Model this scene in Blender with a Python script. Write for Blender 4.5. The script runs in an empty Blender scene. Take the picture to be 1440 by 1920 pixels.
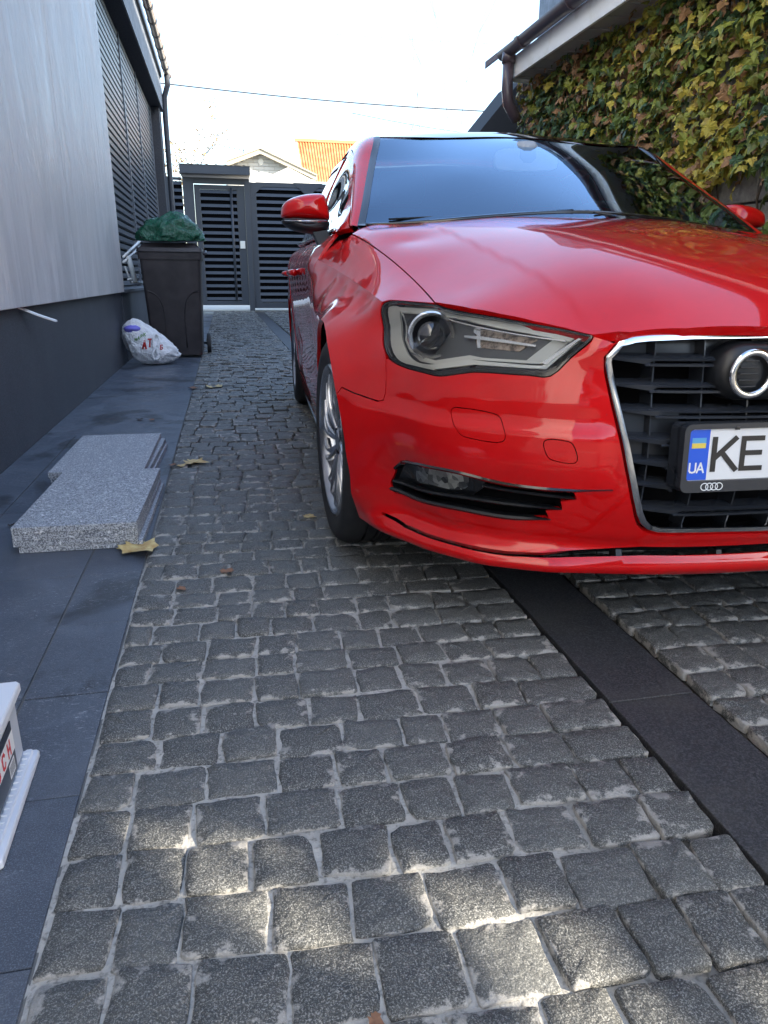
import bpy, math, random
import numpy as np
from mathutils import Vector, Matrix, noise
from mathutils.geometry import delaunay_2d_cdt
random.seed(7); RNG = np.random.default_rng(7)
S = bpy.context.scene
COL = S.collection
rad = math.radians

# ---------------------------------------------------------------- camera, sky, sun, exposure
F_, YAW, PIT, ROL, H = 1341.86, 0.212148, 0.315616, 0.006974, 0.7920
CX, CY, TH = 1.17501, 2.11231, -0.0445432          # where the car stands (front axle) and its yaw
_F = np.array([math.sin(YAW)*math.cos(PIT), math.cos(YAW)*math.cos(PIT), -math.sin(PIT)])
_R0 = np.array([math.cos(YAW), -math.sin(YAW), 0.0]); _U0 = np.cross(_R0, _F)
_R = math.cos(ROL)*_R0 + math.sin(ROL)*_U0
_U = -math.sin(ROL)*_R0 + math.cos(ROL)*_U0
EYE = np.array([0, 0, H])
cam = bpy.data.cameras.new('camera'); camo = bpy.data.objects.new('camera', cam); COL.objects.link(camo)
cam.sensor_fit = 'VERTICAL'; cam.sensor_height = 36; cam.sensor_width = 27; cam.lens = 36*F_/1920
cam.clip_start = .02; cam.clip_end = 900
camo.matrix_world = Matrix(((_R[0], _U[0], -_F[0], 0), (_R[1], _U[1], -_F[1], 0), (_R[2], _U[2], -_F[2], H), (0, 0, 0, 1)))
S.camera = camo
SUN_EL, SUN_AZ = rad(27), rad(124)                  # azimuth clockwise from +Y (the drive direction)
w = bpy.data.worlds.new('World'); S.world = w; w.use_nodes = True
wn = w.node_tree.nodes; bg = wn['Background']
sky = wn.new('ShaderNodeTexSky'); sky.sky_type = 'NISHITA'; sky.sun_disc = False
sky.sun_elevation = SUN_EL; sky.sun_rotation = SUN_AZ; sky.air_density = 1.0; sky.dust_density = 1.2; sky.ozone_density = 1.0
w.node_tree.links.new(sky.outputs[0], bg.inputs[0]); bg.inputs[1].default_value = 0.15
sl = bpy.data.lights.new('sun', 'SUN'); sl.energy = 4.0; sl.angle = rad(.5); sl.color = (1, .90, .74)
so = bpy.data.objects.new('sun', sl); COL.objects.link(so)
sd = Vector((math.sin(SUN_AZ)*math.cos(SUN_EL), math.cos(SUN_AZ)*math.cos(SUN_EL), math.sin(SUN_EL)))
so.rotation_euler = sd.to_track_quat('Z', 'Y').to_euler()
so.location = (6, -6, 9)
S.view_settings.view_transform = 'Standard'; S.view_settings.look = 'None'
S.view_settings.gamma = 1; S.view_settings.use_curve_mapping = False
S.view_settings.exposure = 2.15

# ---------------------------------------------------------------- measuring helpers (a pixel of the photograph and one known distance -> a point of the place)
def ray(x, y): return _F + _R*(x-720)/F_ - _U*(y-960)/F_
def proj(P):
    d = np.asarray(P, float) - EYE; z = d @ _F
    return np.stack([720+F_*(d @ _R)/z, 960-F_*(d @ _U)/z], -1)
def atZ(x, y, z=0): d = ray(x, y); return EYE + d*(z-H)/d[2]
def atX(x, y, X): d = ray(x, y); return EYE + d*X/d[0]
def atY(x, y, Y): d = ray(x, y); return EYE + d*Y/d[1]
_c, _s = math.cos(TH), math.sin(TH)
def c2w(P):
    P = np.asarray(P, float)
    return np.stack([CX+_c*P[..., 0]-_s*P[..., 1], CY+_s*P[..., 0]+_c*P[..., 1], P[..., 2]], -1)
def cpx(P): return proj(c2w(P))
_o = np.array([_c*(0-CX)+_s*(0-CY), -_s*(0-CX)+_c*(0-CY), H])
def _cd(x, y): d = ray(x, y); return np.array([_c*d[0]+_s*d[1], -_s*d[0]+_c*d[1], d[2]])
def cv(x, y, v): d = _cd(x, y); return _o + d*(v-_o[1])/d[1]
def cu(x, y, u): d = _cd(x, y); return _o + d*(u-_o[0])/d[0]

# ---------------------------------------------------------------- materials
MATS = {}
def mat(name, col=(.5, .5, .5), rough=.5, metal=0, coat=0, spec=.5, **kw):
    m = bpy.data.materials.new(name); m.use_nodes = True
    b = m.node_tree.nodes['Principled BSDF']
    b.inputs['Base Color'].default_value = (*col, 1); b.inputs['Roughness'].default_value = rough
    b.inputs['Metallic'].default_value = metal; b.inputs['Coat Weight'].default_value = coat
    b.inputs['Coat Roughness'].default_value = kw.get('coatr', .02)
    b.inputs['Specular IOR Level'].default_value = spec
    if 'trans' in kw: b.inputs['Transmission Weight'].default_value = kw['trans']
    if 'alpha' in kw: b.inputs['Alpha'].default_value = kw['alpha']
    m.diffuse_color = (*col, 1)
    MATS[name] = m
    return m
class NT:
    def __init__(s, m): s.t = m.node_tree; s.n = s.t.nodes; s.b = s.n['Principled BSDF']; s.tc = s.n.new('ShaderNodeTexCoord')
    def L(s, a, b): s.t.links.new(a, b)
    def noise(s, scale, detail=4, rough=.55, coord='Object', sc=(1, 1, 1), dist=0, w=None):
        mp = s.n.new('ShaderNodeMapping'); mp.inputs['Scale'].default_value = sc
        s.L(s.tc.outputs[coord], mp.inputs[0])
        n = s.n.new('ShaderNodeTexNoise'); n.inputs['Scale'].default_value = scale; n.inputs['Detail'].default_value = detail
        n.inputs['Roughness'].default_value = rough; n.inputs['Distortion'].default_value = dist
        s.L(mp.outputs[0], n.inputs['Vector']); return n.outputs[0]
    def vor(s, scale, coord='Object', feat='F1', out='Color'):
        n = s.n.new('ShaderNodeTexVoronoi'); n.inputs['Scale'].default_value = scale; n.feature = feat
        s.L(s.tc.outputs[coord], n.inputs['Vector']); return n.outputs[out]
    def ramp(s, fac, stops):
        r = s.n.new('ShaderNodeValToRGB'); e = r.color_ramp.elements
        while len(e) < len(stops): e.new(.5)
        for k, (p, c) in enumerate(stops):
            e[k].position = p; e[k].color = (*c, 1) if len(c) == 3 else c
        s.L(fac, r.inputs[0]); return r.outputs[0]
    def g(s, fac, a, b):   # grey ramp 0..1 between a and b
        r = s.n.new('ShaderNodeMapRange'); r.inputs[1].default_value = a; r.inputs[2].default_value = b
        s.L(fac, r.inputs[0]); return r.outputs[0]
    def mix(s, fac, a, b, bt='MIX'):
        m = s.n.new('ShaderNodeMix'); m.data_type = 'RGBA'; m.blend_type = bt
        for k, v in ((0, fac), (6, a), (7, b)):
            if isinstance(v, (int, float)): m.inputs[k].default_value = v
            elif isinstance(v, tuple): m.inputs[k].default_value = (*v, 1)
            else: s.L(v, m.inputs[k])
        return m.outputs[2]
    def math(s, op, a, b=0.0):
        m = s.n.new('ShaderNodeMath'); m.operation = op
        for k, v in ((0, a), (1, b)):
            if isinstance(v, (int, float)): m.inputs[k].default_value = v
            else: s.L(v, m.inputs[k])
        return m.outputs[0]
    def sep(s, coord='Object'):
        x = s.n.new('ShaderNodeSeparateXYZ'); s.L(s.tc.outputs[coord], x.inputs[0]); return x.outputs
    def bump(s, h, dist, strength=1.0, prev=None):
        b = s.n.new('ShaderNodeBump'); b.inputs['Distance'].default_value = dist; b.inputs['Strength'].default_value = strength
        s.L(h, b.inputs['Height'])
        if prev: s.L(prev, b.inputs['Normal'])
        return b.outputs[0]
    def info(s):
        return s.n.new('ShaderNodeObjectInfo').outputs['Random']
    def col(s, c): s.L(c, s.b.inputs['Base Color'])
    def rough(s, c): s.L(c, s.b.inputs['Roughness'])
    def nrm(s, c): s.L(c, s.b.inputs['Normal'])

RED = mat('red_paint', (.56, .004, .005), .34, coat=1.0, spec=.05)
RED.node_tree.nodes['Principled BSDF'].inputs['Coat IOR'].default_value = 1.5
t = NT(RED); n = t.noise(9, 4, .6); n2 = t.noise(160, 2)
t.col(t.mix(t.g(n2, .70, .82), t.mix(t.g(n, .35, .75), (.60, .0040, .0050), (.52, .0035, .0045)), (.40, .03, .03)))
n3 = t.noise(3.0, 2); cr_ = t.n.new('ShaderNodeMapRange'); t.L(n3, cr_.inputs[0]); cr_.inputs[3].default_value = .012; cr_.inputs[4].default_value = .045
t.L(cr_.outputs[0], t.b.inputs['Coat Roughness'])
BLACKP = mat('black_plastic', (.011, .012, .014), .38)
GLOSSB = mat('gloss_black', (.006, .006, .007), .08, coat=.6)
MATTEK = mat('deep_black', (.004, .004, .005), .9, spec=.1)
GREYP = mat('grille_grey_plastic', (.026, .030, .038), .26)
CHROME = mat('chrome', (.72, .73, .75), .12, metal=1)
ALU = mat('satin_alloy', (.52, .53, .55), .25, metal=1)
RUBBER = mat('tyre_rubber', (.016, .016, .018), .68)
t = NT(RUBBER); t.col(t.mix(t.noise(60, 5), (.012, .012, .014), (.03, .03, .032)))
LAMPG = mat('lamp_grey', (.78, .78, .73), .3)
LAMPD = mat('lamp_dark_grey', (.12, .125, .13), .3)
LAMPW = mat('lamp_pale_trim', (.88, .88, .83), .25)
AMBER = mat('amber_reflector', (.36, .20, .13), .22, metal=.6)
t = NT(AMBER); t.col(t.mix(t.g(t.noise(90, 2), .4, .6), (.14, .11, .09), (.60, .48, .38)))
SILVER = mat('reflector_silver', (.92, .92, .90), .16, metal=.75)
LENSB = mat('projector_lens', (.03, .03, .035), .03, coat=1, spec=.8)
def glassmat(name, tint, ior=1.5, tr=.5, rough=0.0, cola=(1, 1, 1), boost=1.0):
    m = bpy.data.materials.new(name); m.use_nodes = True; nt = m.node_tree
    for nn in list(nt.nodes): nt.nodes.remove(nn)
    o = nt.nodes.new('ShaderNodeOutputMaterial'); mx = nt.nodes.new('ShaderNodeMixShader')
    tr_ = nt.nodes.new('ShaderNodeBsdfTransparent'); tr_.inputs[0].default_value = (*tint, 1)
    gl = nt.nodes.new('ShaderNodeBsdfGlossy'); gl.inputs['Roughness'].default_value = rough; gl.inputs[0].default_value = (*cola, 1)
    fr = nt.nodes.new('ShaderNodeFresnel'); fr.inputs[0].default_value = ior
    mu = nt.nodes.new('ShaderNodeMath'); mu.operation = 'MULTIPLY'; mu.inputs[1].default_value = boost; mu.use_clamp = True
    nt.links.new(fr.outputs[0], mu.inputs[0]); nt.links.new(mu.outputs[0], mx.inputs[0])
    nt.links.new(tr_.outputs[0], mx.inputs[1]); nt.links.new(gl.outputs[0], mx.inputs[2]); nt.links.new(mx.outputs[0], o.inputs[0])
    m.diffuse_color = (*tint, .4)
    return m
WGLASS = glassmat('windshield_glass', (.72, .78, .78), 1.6, boost=2.2, cola=(.62, .80, 1.0))
SGLASS = glassmat('side_glass', (.16, .18, .18), 1.55, boost=1.5)
HGLASS = glassmat('lamp_lens', (.86, .87, .87), 1.45)
PLATEW = mat('plate_white', (.72, .73, .74), .35)
PLATEB = mat('plate_blue', (.005, .09, .62), .35)
PLATEK = mat('plate_black_print', (.012, .012, .013), .4)
FLAGB = mat('flag_blue', (.08, .33, .60), .35); FLAGY = mat('flag_yellow', (.72, .55, .08), .35)
WHITEP = mat('white_print', (.75, .77, .78), .4)
SEAT = mat('seat_cloth', (.02, .021, .024), .8)
DASH = mat('dash_plastic', (.03, .031, .034), .6)

# ---------------------------------------------------------------- mesh helpers
def tag(o, label=None, cat=None, group=None, kind=None):
    if label: o['label'] = label
    if cat: o['category'] = cat
    if group: o['group'] = group
    if kind: o['kind'] = kind
    return o
def empty(name, loc=(0, 0, 0), rz=0, label=None, cat=None, group=None, kind=None, parent=None):
    o = bpy.data.objects.new(name, None); COL.objects.link(o); o.location = loc; o.rotation_euler = (0, 0, rz)
    o.empty_display_size = .1
    if parent: o.parent = parent
    return tag(o, label, cat, group, kind)
def link(name, me, parent=None, loc=None):
    o = bpy.data.objects.new(name, me); COL.objects.link(o)
    if parent: o.parent = parent
    if loc is not None: o.location = loc
    return o
def mesh(name, V, Fc, mats, mi=None, smooth=False, normals=None):
    me = bpy.data.meshes.new(name)
    me.from_pydata([tuple(map(float, v)) for v in V], [], [tuple(int(i) for i in f) for f in Fc])
    if not isinstance(mats, (list, tuple)): mats = [mats]
    for m in mats: me.materials.append(m)
    if mi is not None: me.polygons.foreach_set('material_index', np.asarray(mi, np.int32))
    me.polygons.foreach_set('use_smooth', np.full(len(me.polygons), bool(smooth)))
    me.update()
    if normals is not None: me.normals_split_custom_set_from_vertices([tuple(map(float, n)) for n in normals])
    return me
def ob(name, V, Fc, m, parent=None, smooth=False, normals=None, mi=None, loc=None):
    return link(name, mesh(name, V, Fc, m, mi, smooth, normals), parent, loc)
class MB:
    """collects simple solids for ONE part"""
    def __init__(s): s.V = []; s.F = []; s.M = []
    def add(s, V, Fc, m=0):
        k = len(s.V); s.V += [tuple(map(float, v)) for v in V]; s.F += [tuple(i+k for i in f) for f in Fc]; s.M += [m]*len(Fc); return s
    def box(s, a, b, m=0, rz=0, bev=0):
        x0, y0, z0 = a; x1, y1, z1 = b
        if bev <= 0:
            V = [(x, y, z) for z in (z0, z1) for y in (y0, y1) for x in (x0, x1)]
            Fc = [(0, 2, 3, 1), (4, 5, 7, 6), (0, 1, 5, 4), (2, 6, 7, 3), (0, 4, 6, 2), (1, 3, 7, 5)]
            return s.add(V, Fc, m)
        e = bev
        def ring(z, i): return [(x0+i+e, y0+i, z), (x1-i-e, y0+i, z), (x1-i, y0+i+e, z), (x1-i, y1-i-e, z), (x1-i-e, y1-i, z), (x0+i+e, y1-i, z), (x0+i, y1-i-e, z), (x0+i, y0+i+e, z)]
        V = ring(z0, e*.5)+ring(z0+e, 0)+ring(z1-e, 0)+ring(z1, e*.5)
        Fc = [tuple(range(7, -1, -1)), tuple(range(24, 32))]
        for k in range(3):
            for i in range(8): j = (i+1) % 8; Fc.append((k*8+i, k*8+j, k*8+8+j, k*8+8+i))
        return s.add(V, Fc, m)
    def tube(s, pts, r, n=8, m=0, cap=True, rr=None):
        P = np.asarray(pts, float); N = len(P); T = np.gradient(P, axis=0); T /= np.linalg.norm(T, axis=1)[:, None]+1e-12
        up = np.array([0, 0, 1.]) if abs(T[0][2]) < .9 else np.array([0, 1., 0])
        V = []
        for i in range(N):
            a = np.cross(T[i], up); a /= np.linalg.norm(a); b = np.cross(a, T[i]); up = b
            ri = r if rr is None else rr[i]
            for k in range(n):
                q = 2*math.pi*k/n; V.append(P[i]+ri*(math.cos(q)*a+math.sin(q)*b))
        Fc = [(i*n+k, i*n+(k+1) % n, (i+1)*n+(k+1) % n, (i+1)*n+k) for i in range(N-1) for k in range(n)]
        if cap: Fc += [tuple(range(n-1, -1, -1)), tuple((N-1)*n+k for k in range(n))]
        return s.add(V, Fc, m)
    def prism(s, poly, z0, z1, m=0, axis='z'):
        n = len(poly); A = {'z': lambda p, h: (p[0], p[1], h), 'y': lambda p, h: (p[0], h, p[1]), 'x': lambda p, h: (h, p[0], p[1])}[axis]
        V = [A(p, z0) for p in poly]+[A(p, z1) for p in poly]
        Fc = [tuple(range(n-1, -1, -1)), tuple(range(n, 2*n))]+[(i, (i+1) % n, n+(i+1) % n, n+i) for i in range(n)]
        return s.add(V, Fc, m)
    def lathe(s, prof, n=48, axis='x', c=(0, 0, 0), m=0, close=False):
        V = []
        for r, h in prof:
            for k in range(n):
                q = 2*math.pi*k/n; a, b = r*math.cos(q), r*math.sin(q)
                V.append({'x': (c[0]+h, c[1]+a, c[2]+b), 'y': (c[0]+a, c[1]+h, c[2]+b), 'z': (c[0]+a, c[1]+b, c[2]+h)}[axis])
        N = len(prof); Fc = [(i*n+k, (i+1)*n+k, (i+1)*n+(k+1) % n, i*n+(k+1) % n) for i in range(N-1) for k in range(n)]
        if close: Fc += [tuple(range(n)), tuple((N-1)*n+k for k in range(n-1, -1, -1))]
        return s.add(V, Fc, m)
    def build(s, name, mats, parent=None, smooth=False, loc=None, angle=None):
        me = mesh(name, s.V, s.F, mats, s.M, smooth or angle is not None)
        if angle is not None: me.set_sharp_from_angle(angle=rad(angle))
        return link(name, me, parent, loc)

def resample(P, step, closed=False):
    P = np.asarray(P, float)
    if closed: P = np.vstack([P, P[:1]])
    out = []
    for a, b in zip(P[:-1], P[1:]):
        n = max(1, int(math.ceil(np.linalg.norm(b-a)/step)))
        out += [a+(b-a)*k/n for k in range(n)]
    if not closed: out.append(P[-1])
    return np.array(out)
def crom(P, k=6, closed=False):
    """smooth curve through points"""
    P = np.asarray(P, float); n = len(P); out = []
    rng = range(n if closed else n-1)
    for i in rng:
        p0 = P[(i-1) % n] if closed or i > 0 else 2*P[0]-P[1]; p1 = P[i]; p2 = P[(i+1) % n]
        p3 = P[(i+2) % n] if closed or i+2 < n else 2*P[-1]-P[-2]
        # centripetal
        t0 = 0; t1 = t0+np.linalg.norm(p1-p0)**.5+1e-9; t2 = t1+np.linalg.norm(p2-p1)**.5+1e-9; t3 = t2+np.linalg.norm(p3-p2)**.5+1e-9
        for j in range(k):
            q = t1+(t2-t1)*j/k
            A1 = (t1-q)/(t1-t0)*p0+(q-t0)/(t1-t0)*p1; A2 = (t2-q)/(t2-t1)*p1+(q-t1)/(t2-t1)*p2; A3 = (t3-q)/(t3-t2)*p2+(q-t2)/(t3-t2)*p3
            B1 = (t2-q)/(t2-t0)*A1+(q-t0)/(t2-t0)*A2; B2 = (t3-q)/(t3-t1)*A2+(q-t1)/(t3-t1)*A3
            out.append((t2-q)/(t2-t1)*B1+(q-t1)/(t2-t1)*B2)
    if not closed: out.append(P[-1])
    return np.array(out)
def inside(P, poly):
    x, y = P[:, 0], P[:, 1]; r = np.zeros(len(P), bool); a = poly; b = np.roll(poly, -1, 0)
    for (x1, y1), (x2, y2) in zip(a, b):
        if y1 == y2: continue
        m = ((y1 > y) != (y2 > y)) & (x < (x2-x1)*(y-y1)/(y2-y1)+x1); r ^= m
    return r
def area2(p): return .5*np.sum(p[:, 0]*np.roll(p[:, 1], -1)-np.roll(p[:, 0], -1)*p[:, 1])
def inset(poly, d):
    p = poly if area2(poly) > 0 else poly[::-1]
    e = np.roll(p, -1, 0)-np.roll(p, 1, 0); L = np.linalg.norm(e, axis=1)[:, None]+1e-12
    return p+np.stack([-e[:, 1], e[:, 0]], 1)/L*d

class TPS:
    def __init__(s, X, y, sc=(1, 1), lam=1e-5):
        s.sc = np.array(sc, float); X = np.asarray(X, float)*s.sc; y = np.asarray(y, float); n = len(X); s.X = X
        K = s.phi(X, X)+np.diag(np.broadcast_to(lam, n)); P = np.c_[np.ones(n), X]
        s.lamv = lam; A = np.block([[K, P], [P.T, np.zeros((3, 3))]]); s.w = np.linalg.solve(A, np.r_[y, 0, 0, 0])
    def phi(s, A, B):
        r2 = ((A[:, None]-B[None])**2).sum(-1)+1e-14; return .5*r2*np.log(r2)
    def __call__(s, a, b):
        a = np.asarray(a, float); sh = np.broadcast(a, b).shape
        Q = np.stack([np.broadcast_to(a, sh).ravel(), np.broadcast_to(b, sh).ravel()], 1)*s.sc
        out = np.empty(len(Q))
        for i in range(0, len(Q), 20000):
            q = Q[i:i+20000]; out[i:i+20000] = s.phi(q, s.X) @ s.w[:-3]+s.w[-3]+q @ s.w[-2:]
        return out.reshape(sh)
def sstep(x): x = np.clip(x, 0, 1); return x*x*(3-2*x)

# ---------------------------------------------------------------- CAR: the surfaces its panels are cut from (u across, v back from the front axle, z up; metres)
A_, VF, RC = .86, -.83, .42
S1 = .44; S2 = S1+RC*math.pi/2
def base(s):
    s = np.asarray(s, float); sg = np.where(s < 0, -1., 1.); t = np.abs(s)
    ang = np.clip((t-S1)/RC, 0, math.pi/2)
    u = np.where(t < S1, t, S1+RC*np.sin(ang)); v = np.where(t < S1, VF, VF+RC-RC*np.cos(ang))
    v = np.where(t > S2, VF+RC+(t-S2), v)
    nu = np.sin(ang); nv = -np.cos(ang)
    return -sg*u, v, -sg*nu, nv
def to_s(u, v):
    a = -u
    if a < S1 and v < VF+RC: return a, -(v-VF)
    if v > VF+RC: return S2+(v-VF-RC), a-A_
    dx, dy = a-S1, -(v-VF-RC); return S1+RC*math.atan2(dx, dy), math.hypot(dx, dy)-RC
rows = {
 .12: [(0, -.79), (-.28, -.775), (-.46, -.735), (-.6, -.66), (-.7, -.55), (-.79, -.41), (-.825, -.30)],
 .18: [(0, -.822), (-.283, -.795), (-.461, -.757), (-.605, -.686), (-.706, -.576), (-.756, -.492), (-.81, -.40), (-.843, -.304)],
 .24: [(0, -.845), (-.29, -.815), (-.461, -.755), (-.60, -.675), (-.70, -.565), (-.765, -.46), (-.825, -.35), (-.853, -.29)],
 .32: [(0, -.865), (-.30, -.842), (-.455, -.785), (-.60, -.70), (-.705, -.585), (-.775, -.46), (-.835, -.35), (-.868, -.28)],
 .40: [(0, -.875), (-.30, -.852), (-.45, -.803), (-.60, -.718), (-.715, -.60), (-.785, -.465), (-.845, -.34), (-.88, -.25)],
 .48: [(0, -.875), (-.30, -.85), (-.45, -.803), (-.60, -.72), (-.72, -.60), (-.795, -.455), (-.85, -.33), (-.885, -.2)],
 .56: [(0, -.865), (-.30, -.84), (-.44, -.797), (-.60, -.70), (-.712, -.585), (-.79, -.43), (-.845, -.28), (-.885, -.12)],
 .62: [(0, -.855), (-.30, -.832), (-.435, -.79), (-.61, -.68), (-.70, -.57), (-.775, -.42), (-.825, -.25), (-.86, -.1)],
 .68: [(0, -.850), (-.28, -.834), (-.70, -.50), (-.768, -.34)],
}
cre = [(715, 566, -.3), (694, 548, -.17), (670, 530, -.02), (644, 514, .15), (612, 497, .38), (584, 481, .65)]
CREASE = np.array([cv(x, y, v) for x, y, v in cre])
def polyfit3(P, deg, n=15):
    v = np.linspace(P[:, 1].min(), P[:, 1].max(), n)
    return np.stack([np.polyval(np.polyfit(P[:, 1], P[:, 0], deg), v), v, np.polyval(np.polyfit(P[:, 1], P[:, 2], deg), v)], 1)
CREASE = polyfit3(CREASE, 2)
seam = [(816, 568, -.46), (802, 553, -.4), (778, 529, -.28), (743, 494, -.1), (694, 459, .12), (660, 440, .33)]
SEAM = polyfit3(np.array([cv(x, y, v) for x, y, v in seam]), 3)
fro = [(882, 579, -.58), (940, 590, -.65), (1000, 603, -.71), (1060, 616, -.75), (1110, 629, -.79), (1157, 639, -.81), (1183, 624, -.825), (1287, 617, -.852), (1440, 614, -.872)]
FRO = np.array([cv(x, y, v) for x, y, v in fro])
cp = []
for z, L in rows.items():
    for (u, v) in L:
        if v > -.37 and .2 < z < .66: continue
        s, d = to_s(u, v); cp.append((s, z, d))
        if s > .01: cp.append((-s, z, d))
side = {.2: [(.735, .872)], .0: [(.705, .876)],
        .4: [(.12, .84), (.25, .862), (.4, .882), (.55, .892), (.7, .892), (.78, .880)],
        3.2: [(.15, .82), (.3, .855), (.5, .87), (.7, .87), (.85, .855), (.99, .79)]}
for v in np.arange(.7, 2.95, .25):
    k_ = .014*(v-.65)
    side[float(v)] = [(.12, .83), (.25, .852), (.4, .866), (.55, .876), (.7, .887), (.80, .893), (.865+k_*.5, .888), (.905+k_, .860), (.945+k_, .805)]
lip = [(-.31, .18, -.846), (-.34, .25, -.868), (-.347, .35, -.880), (-.33, .45, -.887), (-.295, .53, -.892), (-.25, .58, -.897), (-.18, .63, -.902), (-.1, .66, -.905), (0, .675, -.906), (.1, .66, -.904), (.18, .63, -.902), (.25, .58, -.898), (.33, .45, -.89), (.35, .32, -.885)]
for v, z, u in lip:
    cp.append((S2+(v-VF-RC), z, -u-A_))
for v, L in side.items():
    for z, u in L: cp.append((S2+(v-VF-RC), z, u-A_)); cp.append((-(S2+(v-VF-RC)), z, u-A_)) if abs(v) < .01 else None
for p in list(CREASE)+list(FRO[:6])+[SEAM[0]]:
    a_, d_ = to_s(p[0], p[1]); cp.append((a_, p[2], d_)); cp.append((-a_, p[2], d_))
for p in CREASE[::2]:
    if p[1] < .5:
        a_, d_ = to_s(p[0]-.010, p[1]); cp.append((a_, p[2]-.030, d_)); cp.append((-a_, p[2]-.030, d_))
cp = np.array(cp)
Wd = TPS(cp[:, :2], cp[:, 2], (1, 1.6), 2.5e-4)
def ledge_z(s): return .513-.10*np.clip(np.abs(s)-.50, -.2, .7)*0
def W(s, z, off=0.0):
    s = np.asarray(s, float); z = np.asarray(z, float)
    u, v, nu, nv = base(s); d = Wd(s, z)
    a = np.abs(s)
    # character step under the headlight, lip ledge, arch flare
    fr = sstep((a-.36)/.06)*(1-sstep((a-1.02)/.16))
    d = d+.011*fr*(1-sstep((z-.484)/.030))*sstep((z-.33)/.10)
    d = d+.006*sstep((a-.38)/.05)*(1-sstep((a-.80)/.16))*(1-sstep((z-(.655-.30*np.clip(a-.42, 0, .5)))/.03))*sstep((z-.5)/.06)
    d = d+.020*np.exp(-((z-.186)/.020)**2)*(1-sstep((a-1.05)/.12))-.010*np.exp(-((z-.235)/.02)**2)*(1-sstep((a-.98)/.1))
    for vc in (2.637,):
        sc = S2+(vc-VF-RC); r = np.hypot(a-sc, z-.32)
        d = d+.010*np.exp(-((r-.365)/.035)**2)*sstep((a-1.12)/.08)*sstep((z-.2)/.15)
    # door hollow and sill line
    m = sstep((a-1.95)/.15)*(1-sstep((a-3.55)/.2))
    d = d-.012*m*np.exp(-((z-.42)/.10)**2)+.006*m*np.exp(-((z-.835)/.018)**2)
    # tornado line fades in
    d = d+off
    return np.stack([u+nu*d, v+nv*d, z], -1)

gp = list(CREASE)+list(SEAM)+[p for k, p in enumerate(FRO) if k != 5]
HC = [cv(805, 421, .25), cv(940, 470, -.3), cv(1000, 508, -.5), cv(1110, 608, -.76)]
NE_ = len(gp)
gp += [(0, 0, 0) for _ in ()]
gp += [(0, -.88, .702), (0, -.80, .757), (0, -.7, .803), (0, -.5, .862), (0, -.3, .908), (0, -.1, .944), (0, .1, .972), (0, .28, .990),
       (-.3, -.76, .752), (-.28, -.6, .822), (-.26, -.4, .878), (-.25, -.2, .918), (-.26, 0, .950), (-.3, .25, .984),
       (-.6, -.45, .768), (-.60, -.2, .836), (-.64, .05, .893), (-.68, .3, .944),
       ]
for v_ in np.linspace(-.29, .36, 14):
    c_ = [np.interp(v_, CREASE[:, 1], CREASE[:, k]) for k in (0, 2)]; m_ = [np.interp(v_, SEAM[:, 1], SEAM[:, k]) for k in (0, 2)]
    gp.append(((c_[0]+m_[0])/2, v_, (c_[1]+m_[1])/2+.006))
gp += [(0, .42, .999), (-.3, .42, .993), (-.55, .43, .976), (-.80, .50, .912), (-.72, .5, .965)]
gw = None
gp = np.array(gp); gq = gp.copy(); gq[:, 0] *= -1
glam = np.r_[np.full(30, 6e-5), np.full(NE_-30, 5e-4), np.full(len(gp)-NE_, 1.5e-3)]; gk_ = np.abs(gp[:, 0]) > .01
gall = np.vstack([gp, gq[gk_]]); glam = np.r_[glam, glam[gk_]]
Gd = TPS(gall[:, :2], gall[:, 2], (1, 1), glam)
HCu = np.array([[p[1], -p[0]] for p in HC]); HCu = HCu[np.argsort(HCu[:, 0])]; _hv = np.linspace(-.95, .6, 60); HCu = np.stack([_hv, np.polyval(np.polyfit(HCu[:, 0], HCu[:, 1], 2), np.clip(_hv, -.8, .3))], 1)
def G(u, v, off=0.0):
    u = np.asarray(u, float); v = np.asarray(v, float)
    z = Gd(u, v); uc = np.interp(v, HCu[:, 0], HCu[:, 1]); a = np.abs(u)
    x = a-uc; z = z+.0026*(1-sstep((x+.004)/.024))*sstep((v+.80)/.1)*np.exp(-np.clip(-x, 0, 9)/.12)
    z = z-.012*sstep((a-.70)/.1)*0
    return np.stack([u, v, z+off], -1)
# windshield, roof and rear glass
tp = []
for x, y, v in [(670, 424, .40), (678, 385, .52), (685, 343, .68), (693, 300, .86), (701, 258, 1.05)]: tp.append(cv(x, y, v))
tp += [(0, .20, .982), (0, .45, 1.108), (0, .7, 1.224), (0, .95, 1.331), (0, 1.05, 1.364), (-.35, .28, .986), (-.33, .6, 1.155), (-.31, .85, 1.268), (-.30, 1.03, 1.345)]
tpa = np.array(tp); tq = tpa.copy(); tq[:, 0] *= -1; tall = np.vstack([tpa, tq[np.abs(tpa[:, 0]) > .01]])
Td = TPS(tall[:, :2], tall[:, 2], (1, 1), 1e-5)
def T(u, v, off=0.0):
    u, v = np.broadcast_arrays(np.asarray(u, float), np.asarray(v, float)); return np.stack([u, v, Td(u, v)+off], -1)
E1 = np.array([tuple(cv(701, 258, 1.05)), (-.575, 1.4, 1.385), (-.565, 1.8, 1.392), (-.572, 2.3, 1.355), (-.60, 2.8, 1.22), (-.66, 3.15, 1.06)])
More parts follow.
